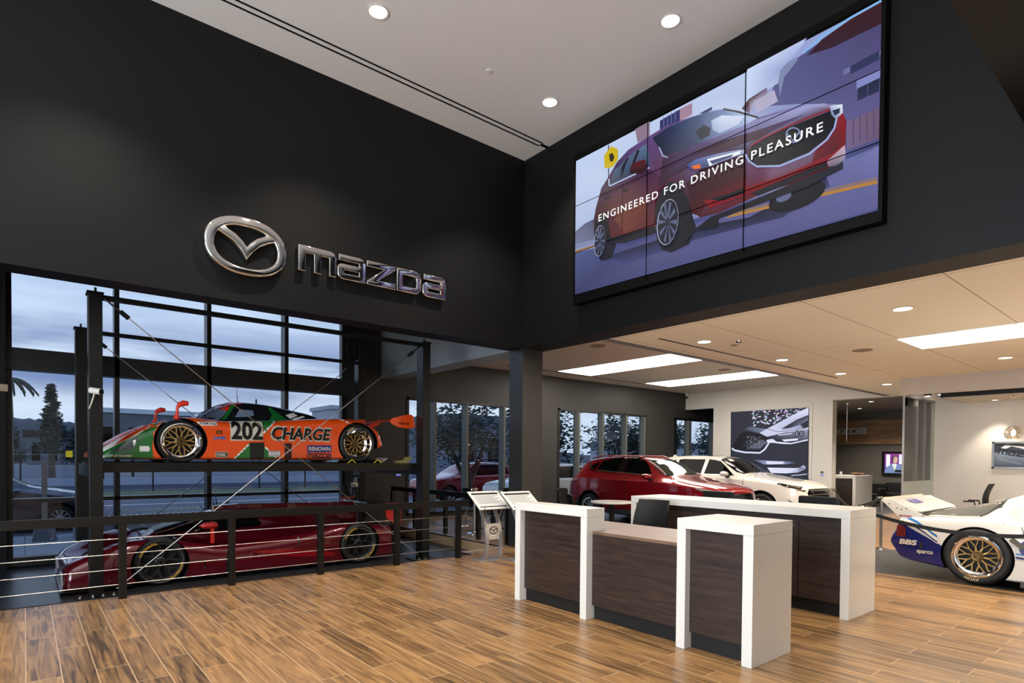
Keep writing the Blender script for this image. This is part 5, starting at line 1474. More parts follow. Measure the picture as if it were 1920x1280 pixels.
TAB5 = [(0, .62, .36, .62, .78, .55), (.05, .74, .28, .80, .93, .62), (.16, .84, .25, .90, 1.0, .68), (.45, .91, .24, .98, 1.07, .72), (.9, .92, .24, 1.04, 1.13, .75), (1.25, .92, .24, 1.07, 1.19, .76), (1.42, .92, .24, 1.09, 1.235, .72), (1.62, .92, .24, 1.10, 1.345, .67), (1.9, .92, .24, 1.11, 1.51, .61), (2.12, .92, .24, 1.11, 1.61, .585), (2.4, .92, .24, 1.115, 1.665, .575),
        (2.9, .92, .24, 1.12, 1.685, .57), (3.4, .92, .24, 1.13, 1.67, .565), (3.8, .92, .25, 1.14, 1.625, .56), (4.08, .91, .27, 1.14, 1.565, .56), (4.22, .90, .30, 1.13, 1.46, .60), (4.36, .88, .34, 1.09, 1.26, .68), (4.48, .84, .38, .93, 1.05, .72), (4.55, .78, .45, .70, .84, .66)]
XR = 11.3; UR = 6.85
def wpoly(pts, X, u0): return [(p.y-u0, p.z) for p in (atx(x, y, X) for x, y in pts)]
k4 = lambda pts: [(1040+a/6.194, 760+b/6.194) for a, b in pts]
win_r = [('side_window', wpoly(k4([(392, 692), (482, 648), (452, 742), (418, 738)]), XR+.12, UR), M_TINT, .004),
         ('side_window', wpoly(k4([(500, 642), (640, 610), (735, 600), (716, 776), (470, 748)]), XR+.12, UR), M_TINT, .004),
         ('side_window', wpoly(k4([(800, 598), (900, 604), (965, 620), (1040, 690), (1112, 800), (795, 783)]), XR+.12, UR), M_TINT, .004),
         ('window_pillar', wpoly(k4([(740, 600), (795, 598), (790, 783), (720, 777)]), XR+.12, UR), M_GLOSSK, .003),
         ('window_line', wpoly(k4([(350, 660), (372, 660), (415, 742), (1120, 806), (1125, 814), (405, 750), (385, 730)]), XR+.12, UR), M_CHROME, .008),
         ('door_line', [(2.52, .35), (2.535, .35), (2.535, 1.09), (2.52, 1.09)], P_BK, .003),
         ('sill_trim', [(1.38, .24), (3.15, .24), (3.15, .37), (1.38, .37)], mat('grey_plastic', rgb(52, 55, 56), .6), .006)]
rs_, sk_r = suv('car', 'red sport utility car with dark windows on the show room tiles', 'car', UR, XR+.92, P_SOUL, TAB5, 1.0, 3.70, .36, win_r,
     {'screen': [(1.44, -.66), (1.62, -.69), (2.10, -.56), (2.10, .56), (1.62, .69), (1.44, .66)], 'screen_mat': mat('windscreen_green', rgb(44, 50, 44), .04, spec=.16), 'rear': [(4.12, -.52), (4.34, -.60), (4.34, .60), (4.12, .52)],
      'roof_glass': [(2.35, -.42), (3.1, -.44), (3.1, .44), (2.35, .42)], 'mirror': (1.78, 1.2)})
s_ = sk_r[-1]
def hz(s_, nm, poly, m, c, u0, off=.006): s_.patch(nm, [(u0+a, b) for a, b in poly], m, c, off, 'v', .04)
for sd in (-1, 1):
    s_ = sk_r[sd]
    hz(s_, 'headlamp', [(.10, .84), (.30, .88), (.56, .96), (.58, .985), (.34, .96), (.10, .92)], mat('lamp_clear', rgb(170, 174, 180), .08, metal=.5), rs_, UR)
    hz(s_, 'headlamp_inner', [(.14, .86), (.30, .895), (.44, .935), (.32, .935), (.14, .90)], M_GLOSSK, rs_, UR, .010)
    hz(s_, 'tail_lamp', [(4.12, 1.04), (4.44, 1.02), (4.46, .97), (4.2, .98)], mat('tail_red', rgb(90, 10, 16), .15), rs_, UR)
    hz(s_, 'door_handle', [(2.18, .985), (2.38, .995), (2.38, 1.025), (2.18, 1.015)], P_SOUL, rs_, UR, .02)
    hz(s_, 'door_handle', [(3.14, 1.015), (3.32, 1.025), (3.32, 1.05), (3.14, 1.04)], P_SOUL, rs_, UR, .02)
sk_r[-1].patch('grille', [(-.50, .40), (.50, .40), (.62, .80), (.52, .86), (-.52, .86), (-.62, .80)], M_GLOSSK, rs_, .004, 'f', .06)
sk_r[-1].patch('grille_surround', [(-.66, .80), (-.52, .40), (.52, .40), (.66, .80), (.62, .80), (.49, .425), (-.49, .425), (-.62, .80)], M_CHROME, rs_, .010, 'f', .04)
sk_r[-1].patch('windscreen_patch', [(UR+1.86, -.44), (UR+1.99, -.42), (UR+1.99, -.22), (UR+1.86, -.24)], P_WH, rs_, .008, 'z', .05, 'white light panel reflection painted on the windscreen')
part('roof_rail', rs_, P_SOUL, lambda b: [b.tube([(XR+.40, UR+u_, z_) for u_, z_ in ((2.3, 1.64), (2.45, 1.685), (3.6, 1.685), (3.95, 1.62))], .016, 8), b.tube([(XR+1.44, UR+u_, z_) for u_, z_ in ((2.3, 1.64), (2.45, 1.685), (3.6, 1.685), (3.95, 1.62))], .016, 8)], smooth=1)
TAB9 = [(a*1.115, w*1.045, zb, zs*1.03, zr*1.03, wr*1.05) for a, w, zb, zs, zr, wr in TAB5]
XQ = 14.3; UQ = 6.45
win_q = [('side_window', [(1.86, 1.21), (2.34, 1.56), (2.52, 1.60), (2.70, 1.615), (2.72, 1.20)], M_TINT, .004),
         ('side_window', [(2.82, 1.615), (3.5, 1.62), (3.66, 1.60), (3.62, 1.22), (2.82, 1.20)], M_TINT, .004),
         ('side_window', [(3.76, 1.595), (4.2, 1.55), (4.5, 1.42), (4.4, 1.24), (3.74, 1.22)], M_TINT, .004),
         ('window_line', [(1.84, 1.19), (4.45, 1.22), (4.45, 1.235), (1.84, 1.205)], M_CHROME, .008),
         ('door_line', [(1.52, .35), (1.535, .35), (1.535, 1.12), (1.52, 1.12)], P_BK, .003),
         ('sill_trim', [(1.5, .24), (3.6, .24), (3.6, .38), (1.5, .38)], mat('grey_plastic', rgb(52, 55, 56), .6), .006)]
qs, sk_q = suv('car', 'white sport utility car parked beyond the red one in front of the poster', 'car', UQ, XQ+.96, P_PEARL, TAB9, 1.04, 3.97, .385, win_q,
     {'screen': [(1.60, -.72), (1.82, -.74), (2.36, -.60), (2.36, .60), (1.82, .74), (1.60, .72)], 'rear': [(4.60, -.55), (4.84, -.62), (4.84, .62), (4.60, .55)], 'roof_glass': [(2.7, -.42), (3.4, -.44), (3.4, .44), (2.7, .42)], 'mirror': (1.98, 1.24), 'trim': M_BLACK})
for sd in (-1, 1):
    s_ = sk_q[sd]
    hz(s_, 'headlamp', [(.12, .90), (.34, .94), (.66, 1.02), (.62, 1.05), (.34, 1.0), (.12, .965)], M_GLOSSK, qs, UQ)
    hz(s_, 'headlamp_inner', [(.14, .93), (.30, .955), (.40, .98), (.30, .985), (.14, .96)], M_CHROME, qs, UQ, .010)
    hz(s_, 'fog_slot', [(.16, .50), (.34, .62), (.36, .66), (.20, .56)], M_BLACK, qs, UQ)
    hz(s_, 'chrome_blade', [(.06, .84), (.20, .90), (.20, .92), (.05, .88)], M_CHROME, qs, UQ, .010)
sk_q[-1].patch('grille', [(-.50, .46), (.50, .46), (.64, .82), (.54, .91), (-.54, .91), (-.64, .82)], M_GLOSSK, qs, .004, 'f', .06)
for z_ in (.56, .66, .76, .86):
    sk_q[-1].patch('grille_bar', [(-.52, z_), (.52, z_), (.52, z_+.02), (-.52, z_+.02)], M_STEEL, qs, .012, 'f', .06)
sk_q[-1].patch('windscreen_patch', [(UQ+2.16, -.46), (UQ+2.28, -.44), (UQ+2.28, -.22), (UQ+2.16, -.24)], P_WH, qs, .008, 'z', .05, 'white light panel reflection painted on the windscreen')  # white patch painted as the ceiling panel's reflection in the glass
part('aerial_fin', qs, P_PEARL, lambda b: b.prism([(UQ+4.1, 1.66), (UQ+4.32, 1.64), (UQ+4.32, 1.70), (UQ+4.27, 1.75)], XQ+.93, XQ+.99, 'yz'), smooth=.8)

# ================================================================== FURNITURE
def frame_desk(name, label, cat, x0, x1, y0, y1, h, th=.085, panel_x=.07, kick=.14, side_z=None, deep=None):
    """waterfall unit: white top and two white ends round a walnut front"""
    t = thing(name, label, cat, ((x0+x1)/2, (y0+y1)/2, 0))
    part('top', t, M_QUARTZ, lambda b: b.box(x0, x1, y0, y1, h-th, h), bevel=.003)
    part('end_panel', t, M_QUARTZ, lambda b: b.box(x0, x1 if deep is None else deep, y0, y0+th, 0, h-th-.001), bevel=.003)
    part('end_panel', t, M_QUARTZ, lambda b: b.box(x0, x1 if deep is None else deep, y1-th, y1, 0, h-th-.001), bevel=.003)
    part('front_panel', t, M_WALNUT, lambda b: b.box(x0+panel_x, x0+panel_x+.03, y0+th, y1-th, kick, h-th))
    part('kick_plate', t, M_BLACK, lambda b: b.box(x0+panel_x+.03, x0+panel_x+.05, y0+th, y1-th, 0, kick))
    return t
H = 1.105
frame_desk('reception_counter', 'narrow white framed walnut counter at the left end of the front reception desk', 'reception desk', 4.295, 4.555, 4.035, 5.14, H)
frame_desk('reception_counter', 'deep white framed walnut counter nearest the viewer, right of the low desk', 'reception desk', 4.295, 4.93, 2.30, 2.985, H)
t = thing('reception_desk', 'low walnut desk between the two white framed counters', 'reception desk', (4.9, 3.5, 0))
part('front_panel', t, M_WALNUT, lambda b: b.box(4.375, 4.405, 2.99, 4.03, .14, .85))
part('worktop', t, M_WALNUT_TOP, lambda b: b.box(4.375, 5.22, 2.99, 4.03, .85, .88), bevel=.003)
part('worktop', t, M_WALNUT_TOP, lambda b: b.box(4.56, 5.22, 4.03, 5.12, .85, .88), bevel=.003)
part('kick_plate', t, M_BLACK, lambda b: b.box(4.41, 4.43, 2.99, 4.03, 0, .14))
part('leg_panel', t, M_WALNUT, lambda b: b.box(4.6, 5.2, 5.09, 5.12, 0, .85))
# long rear counter with doors and locks
t = thing('storage_counter', 'long white topped walnut cabinet counter behind the front reception desk', 'counter', (6.7, 3.75, 0))
cx0, cx1, cy0, cy1 = 6.36, 7.04, 2.395, 5.16
part('top', t, M_QUARTZ, lambda b: b.box(cx0, cx1, cy0, cy1, H-.085, H), bevel=.003)
part('end_panel', t, M_QUARTZ, lambda b: b.box(cx0, cx1, cy0, cy0+.085, 0, H-.086), bevel=.003)
part('end_panel', t, M_QUARTZ, lambda b: b.box(cx0, cx1, cy1-.085, cy1, 0, H-.086), bevel=.003)
part('carcass', t, M_WALNUT, lambda b: b.box(cx0+.05, cx1-.03, cy0+.086, cy1-.086, .14, H-.086))
part('kick_plate', t, M_BLACK, lambda b: b.box(cx0+.09, cx1-.05, cy0+.086, cy1-.086, 0, .14))
ys = [cy0+.09+(cy1-cy0-.18)*i/6 for i in range(7)]
for i in range(6):
    a, b_ = ys[i]+.004, ys[i+1]-.004
    dr = part('door', t, M_WALNUT, lambda b: b.box(cx0+.028, cx0+.048, a, b_, .145, H-.15), bevel=.002)
    ly = b_-.05 if i % 2 == 0 else a+.05
    part('lock', dr, M_CHROME, lambda b: [b.cyl((cx0+.028, ly, H-.20), (cx0+.012, ly, H-.20), .014, 12), b.box(cx0+.006, cx0+.013, ly-.003, ly+.003, H-.215, H-.19)], smooth=.6)

# information stands
def info_stand(label, P, grp):
    t = thing('information_stand', label, 'information stand', P, 0, grp)
    x, y = P[0], P[1]
    part('base', t, M_ALU, lambda b: b.box(x-.11, x+.13, y-.26, y+.26, 0, .012), bevel=.003)
    for yy in (y-.17, y+.10):
        pts = [(x-.085+.20*s_-.52*s_*(1-s_)*.9, .012+.90*s_) for s_ in [i/14 for i in range(15)]]
        def leg(b):
            v = []; f = []
            for px, pz in pts:
                for dx, dy in ((-.012, 0), (.03, 0), (.03, .055), (-.012, .055)): v.append((px+dx, yy+dy, pz))
            for i in range(len(pts)-1):
                for k_ in range(4):
                    k2 = (k_+1) % 4; f.append((i*4+k_, i*4+k2, (i+1)*4+k2, (i+1)*4+k_))
            f += [(3, 2, 1, 0), tuple(len(v)-4+k_ for k_ in range(4))]
            b.add(v, f)
        part('leg', t, M_ALU, leg, smooth=.6)
    def plane_pt(a, c, d=0): # a along y, c up the slope
        return (x-.02+c*.74+d*-.6, y+.02-a, .93+c*.56+d*.8)
    def slab(b, a0, a1, c0, c1, d0, d1):
        v = [plane_pt(a, c, d) for a in (a0, a1) for c in (c0, c1) for d in (d0, d1)]
        b.add(v, [(0,1,3,2),(4,6,7,5),(0,4,5,1),(2,3,7,6),(0,2,6,4),(1,5,7,3)])
    bo = part('board', t, mat('acrylic_board', rgb(226, 224, 220), .2), lambda b: slab(b, -.30, .30, -.22, .24, 0, .010))
    part('printed_sheet', bo, mat('printed_paper', rgb(214, 214, 212), .5), lambda b: slab(b, -.26, .26, -.17, .19, .010, .012))
    part('printed_band', bo, P_BK, lambda b: [slab(b, -.26, .26, .15, .19, .012, .013), slab(b, -.26, .26, -.17, -.15, .012, .013)])
    part('printed_text', bo, mat('grey_print', rgb(120, 120, 120), .5), lambda b: [slab(b, -.24, .24-.05*(i % 3), .12-.025*i, .128-.025*i, .012, .013) for i in range(9)])
    part('fixing', bo, M_CHROME, lambda b: [b.cyl(plane_pt(a, c, .008), plane_pt(a, c, .022), .011, 10) for a in (-.2, .2) for c in (-.205, .225)], smooth=.6)
    pl = part('badge_plate', t, mat('cream_plate', rgb(206, 196, 176), .4), lambda b: b.box(x-.115, x-.105, y-.14, y+.135, .33, .58))
    part('badge', pl, M_BLACK, lambda b: [b.tube([(x-.118, y+.075*math.cos(a)-.0, .475+.055*math.sin(a)) for a in [2*PI*i/24 for i in range(24)]], .006, 6, None, True),
         b.tube([(x-.118, y+.07, .50), (x-.118, y+.02, .485), (x-.118, y, .45), (x-.118, y-.02, .485), (x-.118, y-.07, .50)], .006, 6)])
    part('badge_word', pl, P_WH, lambda b: b.box(x-.117, x-.115, y-.055, y+.055, .385, .400))
    t.rotation_euler = (0, 0, PI/2)
    return t
info_stand('sloping information stand at the end of the cable railing, left of the other one', (5.66, 7.42, 0), 'information stands')
info_stand('sloping information stand partly hidden by the white framed reception counter', (6.08, 7.12, 0), 'information stands')

# chairs
def arm_chair(name, label, x, y, rz, group, h=.86, seat=.46, style='tub'):
    t = thing(name, label, 'chair', (x, y, 0), rz, group)
    def P_(fn, nm, m, **kw):
        b = MB(); fn(b); return b.build(nm, m, t, **kw)
    if style == 'tub':
        P_(lambda b: b.box(-.24, .24, -.24, .24, seat-.05, seat), 'seat', M_LEATHER, bevel=.02)
        def back(b):
            n = 9; v = []; f = []
            for i in range(n):
                a = -1+2*i/(n-1)
                yy = .24*a; xx = .25-.05*a*a
                top = h-.02*a*a
                for zz, dx, th in ((seat-.02, 0, .03), (top, .09, .03)):
                    v.append((xx+dx-th, yy, zz)); v.append((xx+dx, yy, zz))
            for i in range(n-1):
                o = i*4
                f += [(o, o+2, o+6, o+4), (o+1, o+5, o+7, o+3), (o+2, o+3, o+7, o+6), (o, o+4, o+5, o+1)]
            f += [(0, 1, 3, 2), (n*4-4, n*4-2, n*4-1, n*4-3)]
            b.add(v, f)
        P_(back, 'backrest', M_LEATHER, smooth=.7)
        for sx in (-1, 1):
            for sy in (-1, 1):
                P_(lambda b: b.tube([(.14*sx, .14*sy, seat-.05), (.23*sx, .23*sy, .02), (.235*sx, .235*sy, 0)], .011, 8), 'leg', M_CHROME, smooth=.8)
        P_(lambda b: b.box(-.17, .17, -.17, .17, seat-.08, seat-.05), 'seat_frame', M_BLACK)
    elif style == 'office':
        P_(lambda b: b.box(-.25, .25, -.25, .25, seat-.07, seat), 'seat', M_LEATHER, bevel=.03)
        def back(b):
            n = 8; m_ = 7; v = []; f = []
            for i in range(n):
                s_ = i/(n-1)
                for j in range(m_):
                    a = -1+2*j/(m_-1)
                    wv_ = .23-.03*s_**3
                    xx = .26+.10*s_+.05*math.sin(s_*PI)*-1-.04*a*a
                    v.append((xx, wv_*a, seat+.06+(h-seat-.06)*s_))
            nn = len(v)
            v += [(q[0]+.045, q[1], q[2]) for q in v]
            for i in range(n-1):
                for j in range(m_-1):
                    o = i*m_+j
                    f.append((o, o+m_, o+m_+1, o+1)); f.append((nn+o, nn+o+1, nn+o+m_+1, nn+o+m_))
            for i in range(n-1):
                for j in (0, m_-1):
                    o = i*m_+j; f.append((o, o+m_, nn+o+m_, nn+o))
            for j in range(m_-1):
                for i in (0, n-1):
                    o = i*m_+j; f.append((o, o+1, nn+o+1, nn+o))
            b.add(v, f)
        P_(back, 'backrest', M_LEATHER, smooth=.7)
        for sy in (-1, 1):
            P_(lambda b: b.tube([(.1, .27*sy, seat-.03), (.1, .30*sy, seat+.1), (.08, .30*sy, seat+.2), (-.12, .30*sy, seat+.2)], .018, 8), 'armrest', M_BLACK, smooth=.8)
        P_(lambda b: b.cyl((0, 0, .09), (0, 0, seat-.07), .03, 12), 'column', M_CHROME, smooth=.6)
        for i in range(5):
            a = 2*PI*i/5
            lg = P_(lambda b: b.bar((.02*math.cos(a), .02*math.sin(a), .11), (.30*math.cos(a), .30*math.sin(a), .075), .04, .03), 'leg', M_BLACK)
            q = MB(); q.cyl((.30*math.cos(a)-.012*math.sin(a), .30*math.sin(a)+.012*math.cos(a), .03), (.30*math.cos(a)+.012*math.sin(a), .30*math.sin(a)-.012*math.cos(a), .03), .03, 12)
            q.build('caster', M_BLACK, lg, smooth=.6)
    elif style == 'bar':
        P_(lambda b: b.box(-.22, .22, -.23, .23, seat-.06, seat), 'seat', M_LEATHER, bevel=.02)
        P_(lambda b: b.box(.19, .25, -.24, .24, seat+.06, h), 'backrest', M_LEATHER, bevel=.025)
        P_(lambda b: [b.bar((.2, -.15, seat-.02), (.22, -.15, seat+.08), .02), b.bar((.2, .15, seat-.02), (.22, .15, seat+.08), .02)], 'back_support', M_CHROME)
        for sx in (-1, 1):
            for sy in (-1, 1):
                P_(lambda b: b.tube([(.17*sx, .17*sy, seat-.06), (.22*sx, .22*sy, 0)], .013, 8), 'leg', M_CHROME, smooth=.8)
        P_(lambda b: b.tube([(.2, .2, .28), (.2, -.2, .28), (-.2, -.2, .28), (-.2, .2, .28)], .009, 6, None, True), 'footrest', M_CHROME, smooth=.8)
    return t
arm_chair('task_chair', 'black task chair tucked behind the low walnut reception desk', 5.72, 4.50, .15, None, 1.10, .50, 'office')
gb = 'counter chairs behind the storage counter'
arm_chair('counter_chair', 'black counter chair behind the white top, in front of the red car', 7.75, 4.56, PI, gb, 1.165, .74, 'bar')
arm_chair('counter_chair', 'black counter chair behind the white top, in front of the white car', 7.75, 3.20, PI, gb, 1.165, .74, 'bar')
gt = 'chairs round the white cafe tables'
def cafe_table(label, x, y, r, h=.74):
    t = thing('cafe_table', label, 'table', (x, y, 0), 0, 'round white cafe tables')
    MB().lathe([(.003, h-.035), (r-.02, h-.035), (r, h-.02), (r, h-.006), (r-.006, h), (.003, h)], 40).build('tabletop', M_QUARTZ, t, smooth=.5)
    MB().box(-.04, .04, -.04, .04, .02, h-.035).build('pedestal', M_BLACK, t)
    MB().lathe([(.003, 0), (.27, 0), (.27, .012), (.05, .035), (.003, .035)], 32).build('foot', M_BLACK, t, smooth=.5)
    return t
cafe_table('round white cafe table in front of the red car', 9.25, 8.0, .44)
cafe_table('round white cafe table by the rear windows, half behind the black column', 9.5, 12.0, .42)
cafe_table('round white cafe table hidden behind the black column', 8.2, 10.6, .42)
arm_chair('cafe_chair', 'black cafe chair standing left of the white table in front of the red car', 8.72, 8.32, 2.6, gt, .90)
arm_chair('cafe_chair', 'black cafe chair behind the left one at the table by the red car', 9.2, 9.05, 1.9, gt, .96)
arm_chair('cafe_chair', 'black cafe chair right of the white table in front of the red car', 9.55, 7.35, -1.1, gt, .84)
arm_chair('cafe_chair', 'black cafe chair right of the column, behind the reception counter', 8.6, 9.85, 3.6, gt, .90)
arm_chair('cafe_chair', 'black cafe chair close to the rear bumper of the red car', 9.45, 10.1, 2.5, gt, .90)
arm_chair('cafe_chair', 'black cafe chair behind the railing, in front of the rear window', 8.75, 12.0, PI, gt, .86)
arm_chair('cafe_chair', 'black cafe chair left of the column, turned to the table by the window', 9.25, 11.3, 4.3, gt, .9)
o = MB().box(-.04, .04, -.03, .03, 0, .09).build('sign_card', P_WH); o.location = (9.25, 9.62, .87); bpy.data.objects.remove(o)

# rope and belt barriers
def stanchion(label, x, y, h=.95):
    t = thing('barrier_post', label, 'barrier post', (x, y, 0), 0, 'chrome barrier posts')
    MB().lathe([(.003, 0), (.17, 0), (.17, .012), (.12, .03), (.04, .045), (.003, .045)], 32).build('base', M_CHROME, t, smooth=.6)
    MB().cyl((0, 0, .04), (0, 0, h-.05), .025, 20).build('pole', M_STEEL, t, smooth=.6)
    MB().lathe([(.03, h-.06), (.036, h-.05), (.036, h), (.02, h+.012), (.003, h+.014)], 24, cap=False).build('cap', M_CHROME, t, smooth=.6)
    b = MB()
    for i in range(4):
        a = PI/2*i+.4
        b.tube([(.035*math.cos(a), .035*math.sin(a), h-.01), (.06*math.cos(a), .06*math.sin(a), h+.012), (.085*math.cos(a), .085*math.sin(a), h-.005), (.075*math.cos(a), .075*math.sin(a), h-.035)], .008, 6)
    b.build('hook', M_CHROME, t, smooth=.8)
    return t
def belt(label, p, q, sag, w=.05):
    p = Vector(p); q = Vector(q); b = MB(); v = []; f = []
    n = 26; d = (q-p); s_ = Vector((-d.y, d.x, 0)).normalized()*.004
    for i in range(n+1):
        t_ = i/n; c = p+d*t_; c.z -= sag*4*t_*(1-t_)
        for dz in (-w/2, w/2):
            v.append(c+s_+Vector((0, 0, dz))); v.append(c-s_+Vector((0, 0, dz)))
    for i in range(n):
        o_ = i*4
        f += [(o_, o_+4, o_+6, o_+2), (o_+1, o_+3, o_+7, o_+5), (o_+2, o_+6, o_+7, o_+3), (o_, o_+1, o_+5, o_+4)]
    f += [(0, 2, 3, 1), (n*4, n*4+1, n*4+3, n*4+2)]
    b.add(v, f)
    o = b.build('barrier_belt', mat('black_belt', rgb(20, 20, 20), .7), None, smooth=1)
    return tag(o, label, 'barrier belt', None)
stanchion('chrome barrier post behind the wing of the white racing car', 11.95, 3.98)
stanchion('chrome barrier post beyond the far end of the railing', 7.35, 10.15)
t_ = stanchion('chrome barrier post in front of the far lounge opening, behind the counter', 14.6, 5.9)
stanchion('chrome barrier post outside the photo at the nose of the white racing car', 9.32, .55)
belt('black belt sagging along the side of the white racing car', atx(1641, 965, 9.3), (9.32, .58, .93), .20)
belt('black belt running back from the chrome post behind the white racing car', (11.9, 4.0, .92), (9.9, 4.35, .9), .12)
belt('black belt hanging in front of the lounge opening', (14.6, 5.85, .92), (11.97, 4.05, .92), .30)
stanchion('chrome barrier post hidden behind the white end of the storage counter', 9.3, 3.35)

# ------------------------------------------------------------------ office on the right
t = thing('pendant_lamp', 'mirrored glass pendant lamp hanging in front of the office picture', 'pendant lamp', (16.9, 3.05, 2.12))
MB().cyl((0, 0, .30), (0, 0, .95), .003, 6).build('cord', M_STEEL, t)
MB().lathe([(.003, .965), (.06, .965), (.06, .945), (.02, .915), (.003, .905)], 20).build('canopy', M_CHROME, t, smooth=.6)
def gshade(n):
    m = bpy.data.materials.new(n); m.use_nodes = True; tt = m.node_tree; tt.nodes.clear()
    tr = N(tt, 'ShaderNodeBsdfTransparent'); tr.inputs[0].default_value = (.9, .86, .8, 1)
    gg = N(tt, 'ShaderNodeBsdfGlossy'); gg.inputs['Roughness'].default_value = .03; gg.inputs['Color'].default_value = (.95, .92, .88, 1)
    ms = N(tt, 'ShaderNodeMixShader'); ms.inputs[0].default_value = .5
    tt.links.new(tr.outputs[0], ms.inputs[1]); tt.links.new(gg.outputs[0], ms.inputs[2])
    oo = N(tt, 'ShaderNodeOutputMaterial'); tt.links.new(ms.outputs[0], oo.inputs['Surface']); return m
M_SHADE = gshade('mirrored_glass')
MB().lathe([(.03, .30), (.09, .27), (.15, .20), (.172, .12), (.15, .04), (.10, 0)], 32, cap=False).build('shade', M_SHADE, t, smooth=1)
MB().lathe([(.003, .10), (.035, .12), (.04, .16), (.025, .2), (.003, .21)], 16).build('bulb', mat('warm_bulb', (1, 1, 1, 1), emit=(1, .78, .5, 1), estr=14), t, smooth=1)
l = bpy.data.lights.new('glow', 'POINT'); l.energy = 12; l.color = WARM; l.shadow_soft_size = .04
o = bpy.data.objects.new('glow', l); COL.objects.link(o); o.location = (0, 0, .14); o.parent = t
XO = 18.2
pc = thing('framed_picture', 'silver framed photo of a car badge on the white office wall', 'picture', (XO, 3.1, 1.4))
a_ = atx(1861, 828, XO); b__ = atx(1861, 878, XO)
fy1, fz1, fz0 = a_.y, a_.z, b__.z
part('frame', pc, M_STEEL, lambda b: [b.box(XO-.04, XO, 2.2, fy1, fz1-.04, fz1), b.box(XO-.04, XO, 2.2, fy1, fz0, fz0+.04), b.box(XO-.04, XO, fy1-.04, fy1, fz0, fz1), b.box(XO-.04, XO, 2.2, 2.24, fz0, fz1)])
def oconv(p): return atx(1790+p[0]/7.108, 780+p[1]/7.108, XO-.012)
op = [([(515, 350), (1100, 350), (1100, 690), (515, 690)], [(52, 54, 58), (70, 72, 76), (60, 70, 84), (58, 66, 78)])]
for pts, c in (([(590, 440), (735, 345), (1100, 360), (1100, 480), (760, 400), (640, 452)], (226, 232, 238)), ([(660, 385), (760, 350), (1100, 380), (1100, 420), (780, 395)], (70, 66, 62)), ([(515, 490), (640, 470), (1100, 560), (1100, 690), (515, 690)], [(120, 134, 152), (150, 164, 182), (130, 146, 166), (62, 72, 88), (60, 70, 84)]),
               (strip([(575, 560), (740, 610), (900, 640)], 10), (150, 158, 170))):
    op.append((pts, c))
wv2, wf2 = word_flat(560, 78)
picture('print', pc, op, oconv, vcol_mat('office_print', None, .3), .0004, pc.location)
part('printed_word', pc, mat('dark_print', rgb(26, 30, 38), .4), lambda b: b.add([tuple(oconv((570+p[0], 505-p[1]+p[0]*.16+p[1]*.0)))[0:1]+tuple(oconv((570+p[0]+p[1]*.35, 500-p[1]+p[0]*.14)))[1:] for p in wv2], wf2))
for v_ in pc.children[-1].data.vertices: v_.co.x -= .004
arm_chair('office_chair', 'black office chair with its back to the glass partition', 17.0, 3.78, -1.5, None, 1.11, .5, 'office')
arm_chair('office_chair', 'black office chair beyond the white racing car near the picture', 17.1, 1.85, -.6, None, .95, .5, 'office')
t = thing('office_desk', 'pale office desk behind the white racing car', 'desk', (17.1, 3.15, 0))
part('top', t, M_GREY, lambda b: b.box(16.6, 17.7, 2.3, 3.3, .72, .75), bevel=.003)
part('side_panel', t, M_WALNUT, lambda b: b.box(16.6, 17.7, 3.25, 3.29, 0, .72)); part('side_panel', t, M_WALNUT, lambda b: b.box(16.6, 17.7, 2.32, 2.36, 0, .72))
for x, y, lab in ((17.75, 3.55, 'small round downlight in the office ceiling washing the white wall'), (17.75, 2.0, 'small round downlight in the office ceiling outside the photo on the right')):
    downlight(x, y, 3.084, lab, 'office downlights', .06, P_WASH, 1.5)
def track(label, x, y):
    t = thing('square_downlight', label, 'ceiling light', (x, y, 3.235), 0, 'square downlights of the office front')
    MB().box(-.06, .06, -.06, .06, -.03, .185).build('housing', M_BLACK, t)
    MB().box(-.05, .05, -.05, .05, -.034, -.03).build('lens', M_LENS, t)
track('square downlight above the glass partition nearest the bulkhead corner', 16.3, 4.55); track('square downlight in the dark gap at the corner of the white office ceiling', 16.85, 4.40); track('square downlight above the middle of the glass partition', 17.05, 4.72)
o = MB().box(-.02, .02, -.16, .16, -.012, 0).build('air_grille', M_STEEL); o.location = (16.6, 3.62, 3.084)
tag(o, 'small slotted air grille in the white office ceiling', 'air vent')

# ------------------------------------------------------------------ lounge beyond the opening
lw = thing('word_sign', 'small chrome word sign on the walnut boards of the far lounge', 'sign', (26.92, 10.6, 2.72))
pA = atx(1570, 810, 26.9); pB = atx(1625, 804, 26.9); zt = pB.z+.0
for outs in word_splines(1.75, .26):
    bevel_solid('letter', [[(px, pz) for px, pz in o_] for o_ in outs], mat('bright_letters', rgb(196, 202, 208), .3, metal=.25), lw, .03, .008, 0, plane='x')
lw.location = (26.92, pB.y+1.75, pB.z-.2)
t = thing('television', 'black television showing a news presenter on the far lounge wall', 'television', (26.95, 8.3, 1.1))
part('casing', t, M_GLOSSK, lambda b: b.box(26.90, 27.0, 7.35, 8.98, 1.06, 2.0), bevel=.008)
XT = 26.895
def tconv(p): return (XT, 8.88-p[0]*1.42, 1.14+p[1]*.78)
tvp = [([(0, 0), (1, 0), (1, 1), (0, 1)], [(60, 40, 120), (70, 40, 130), (130, 30, 110), (120, 40, 120)])]
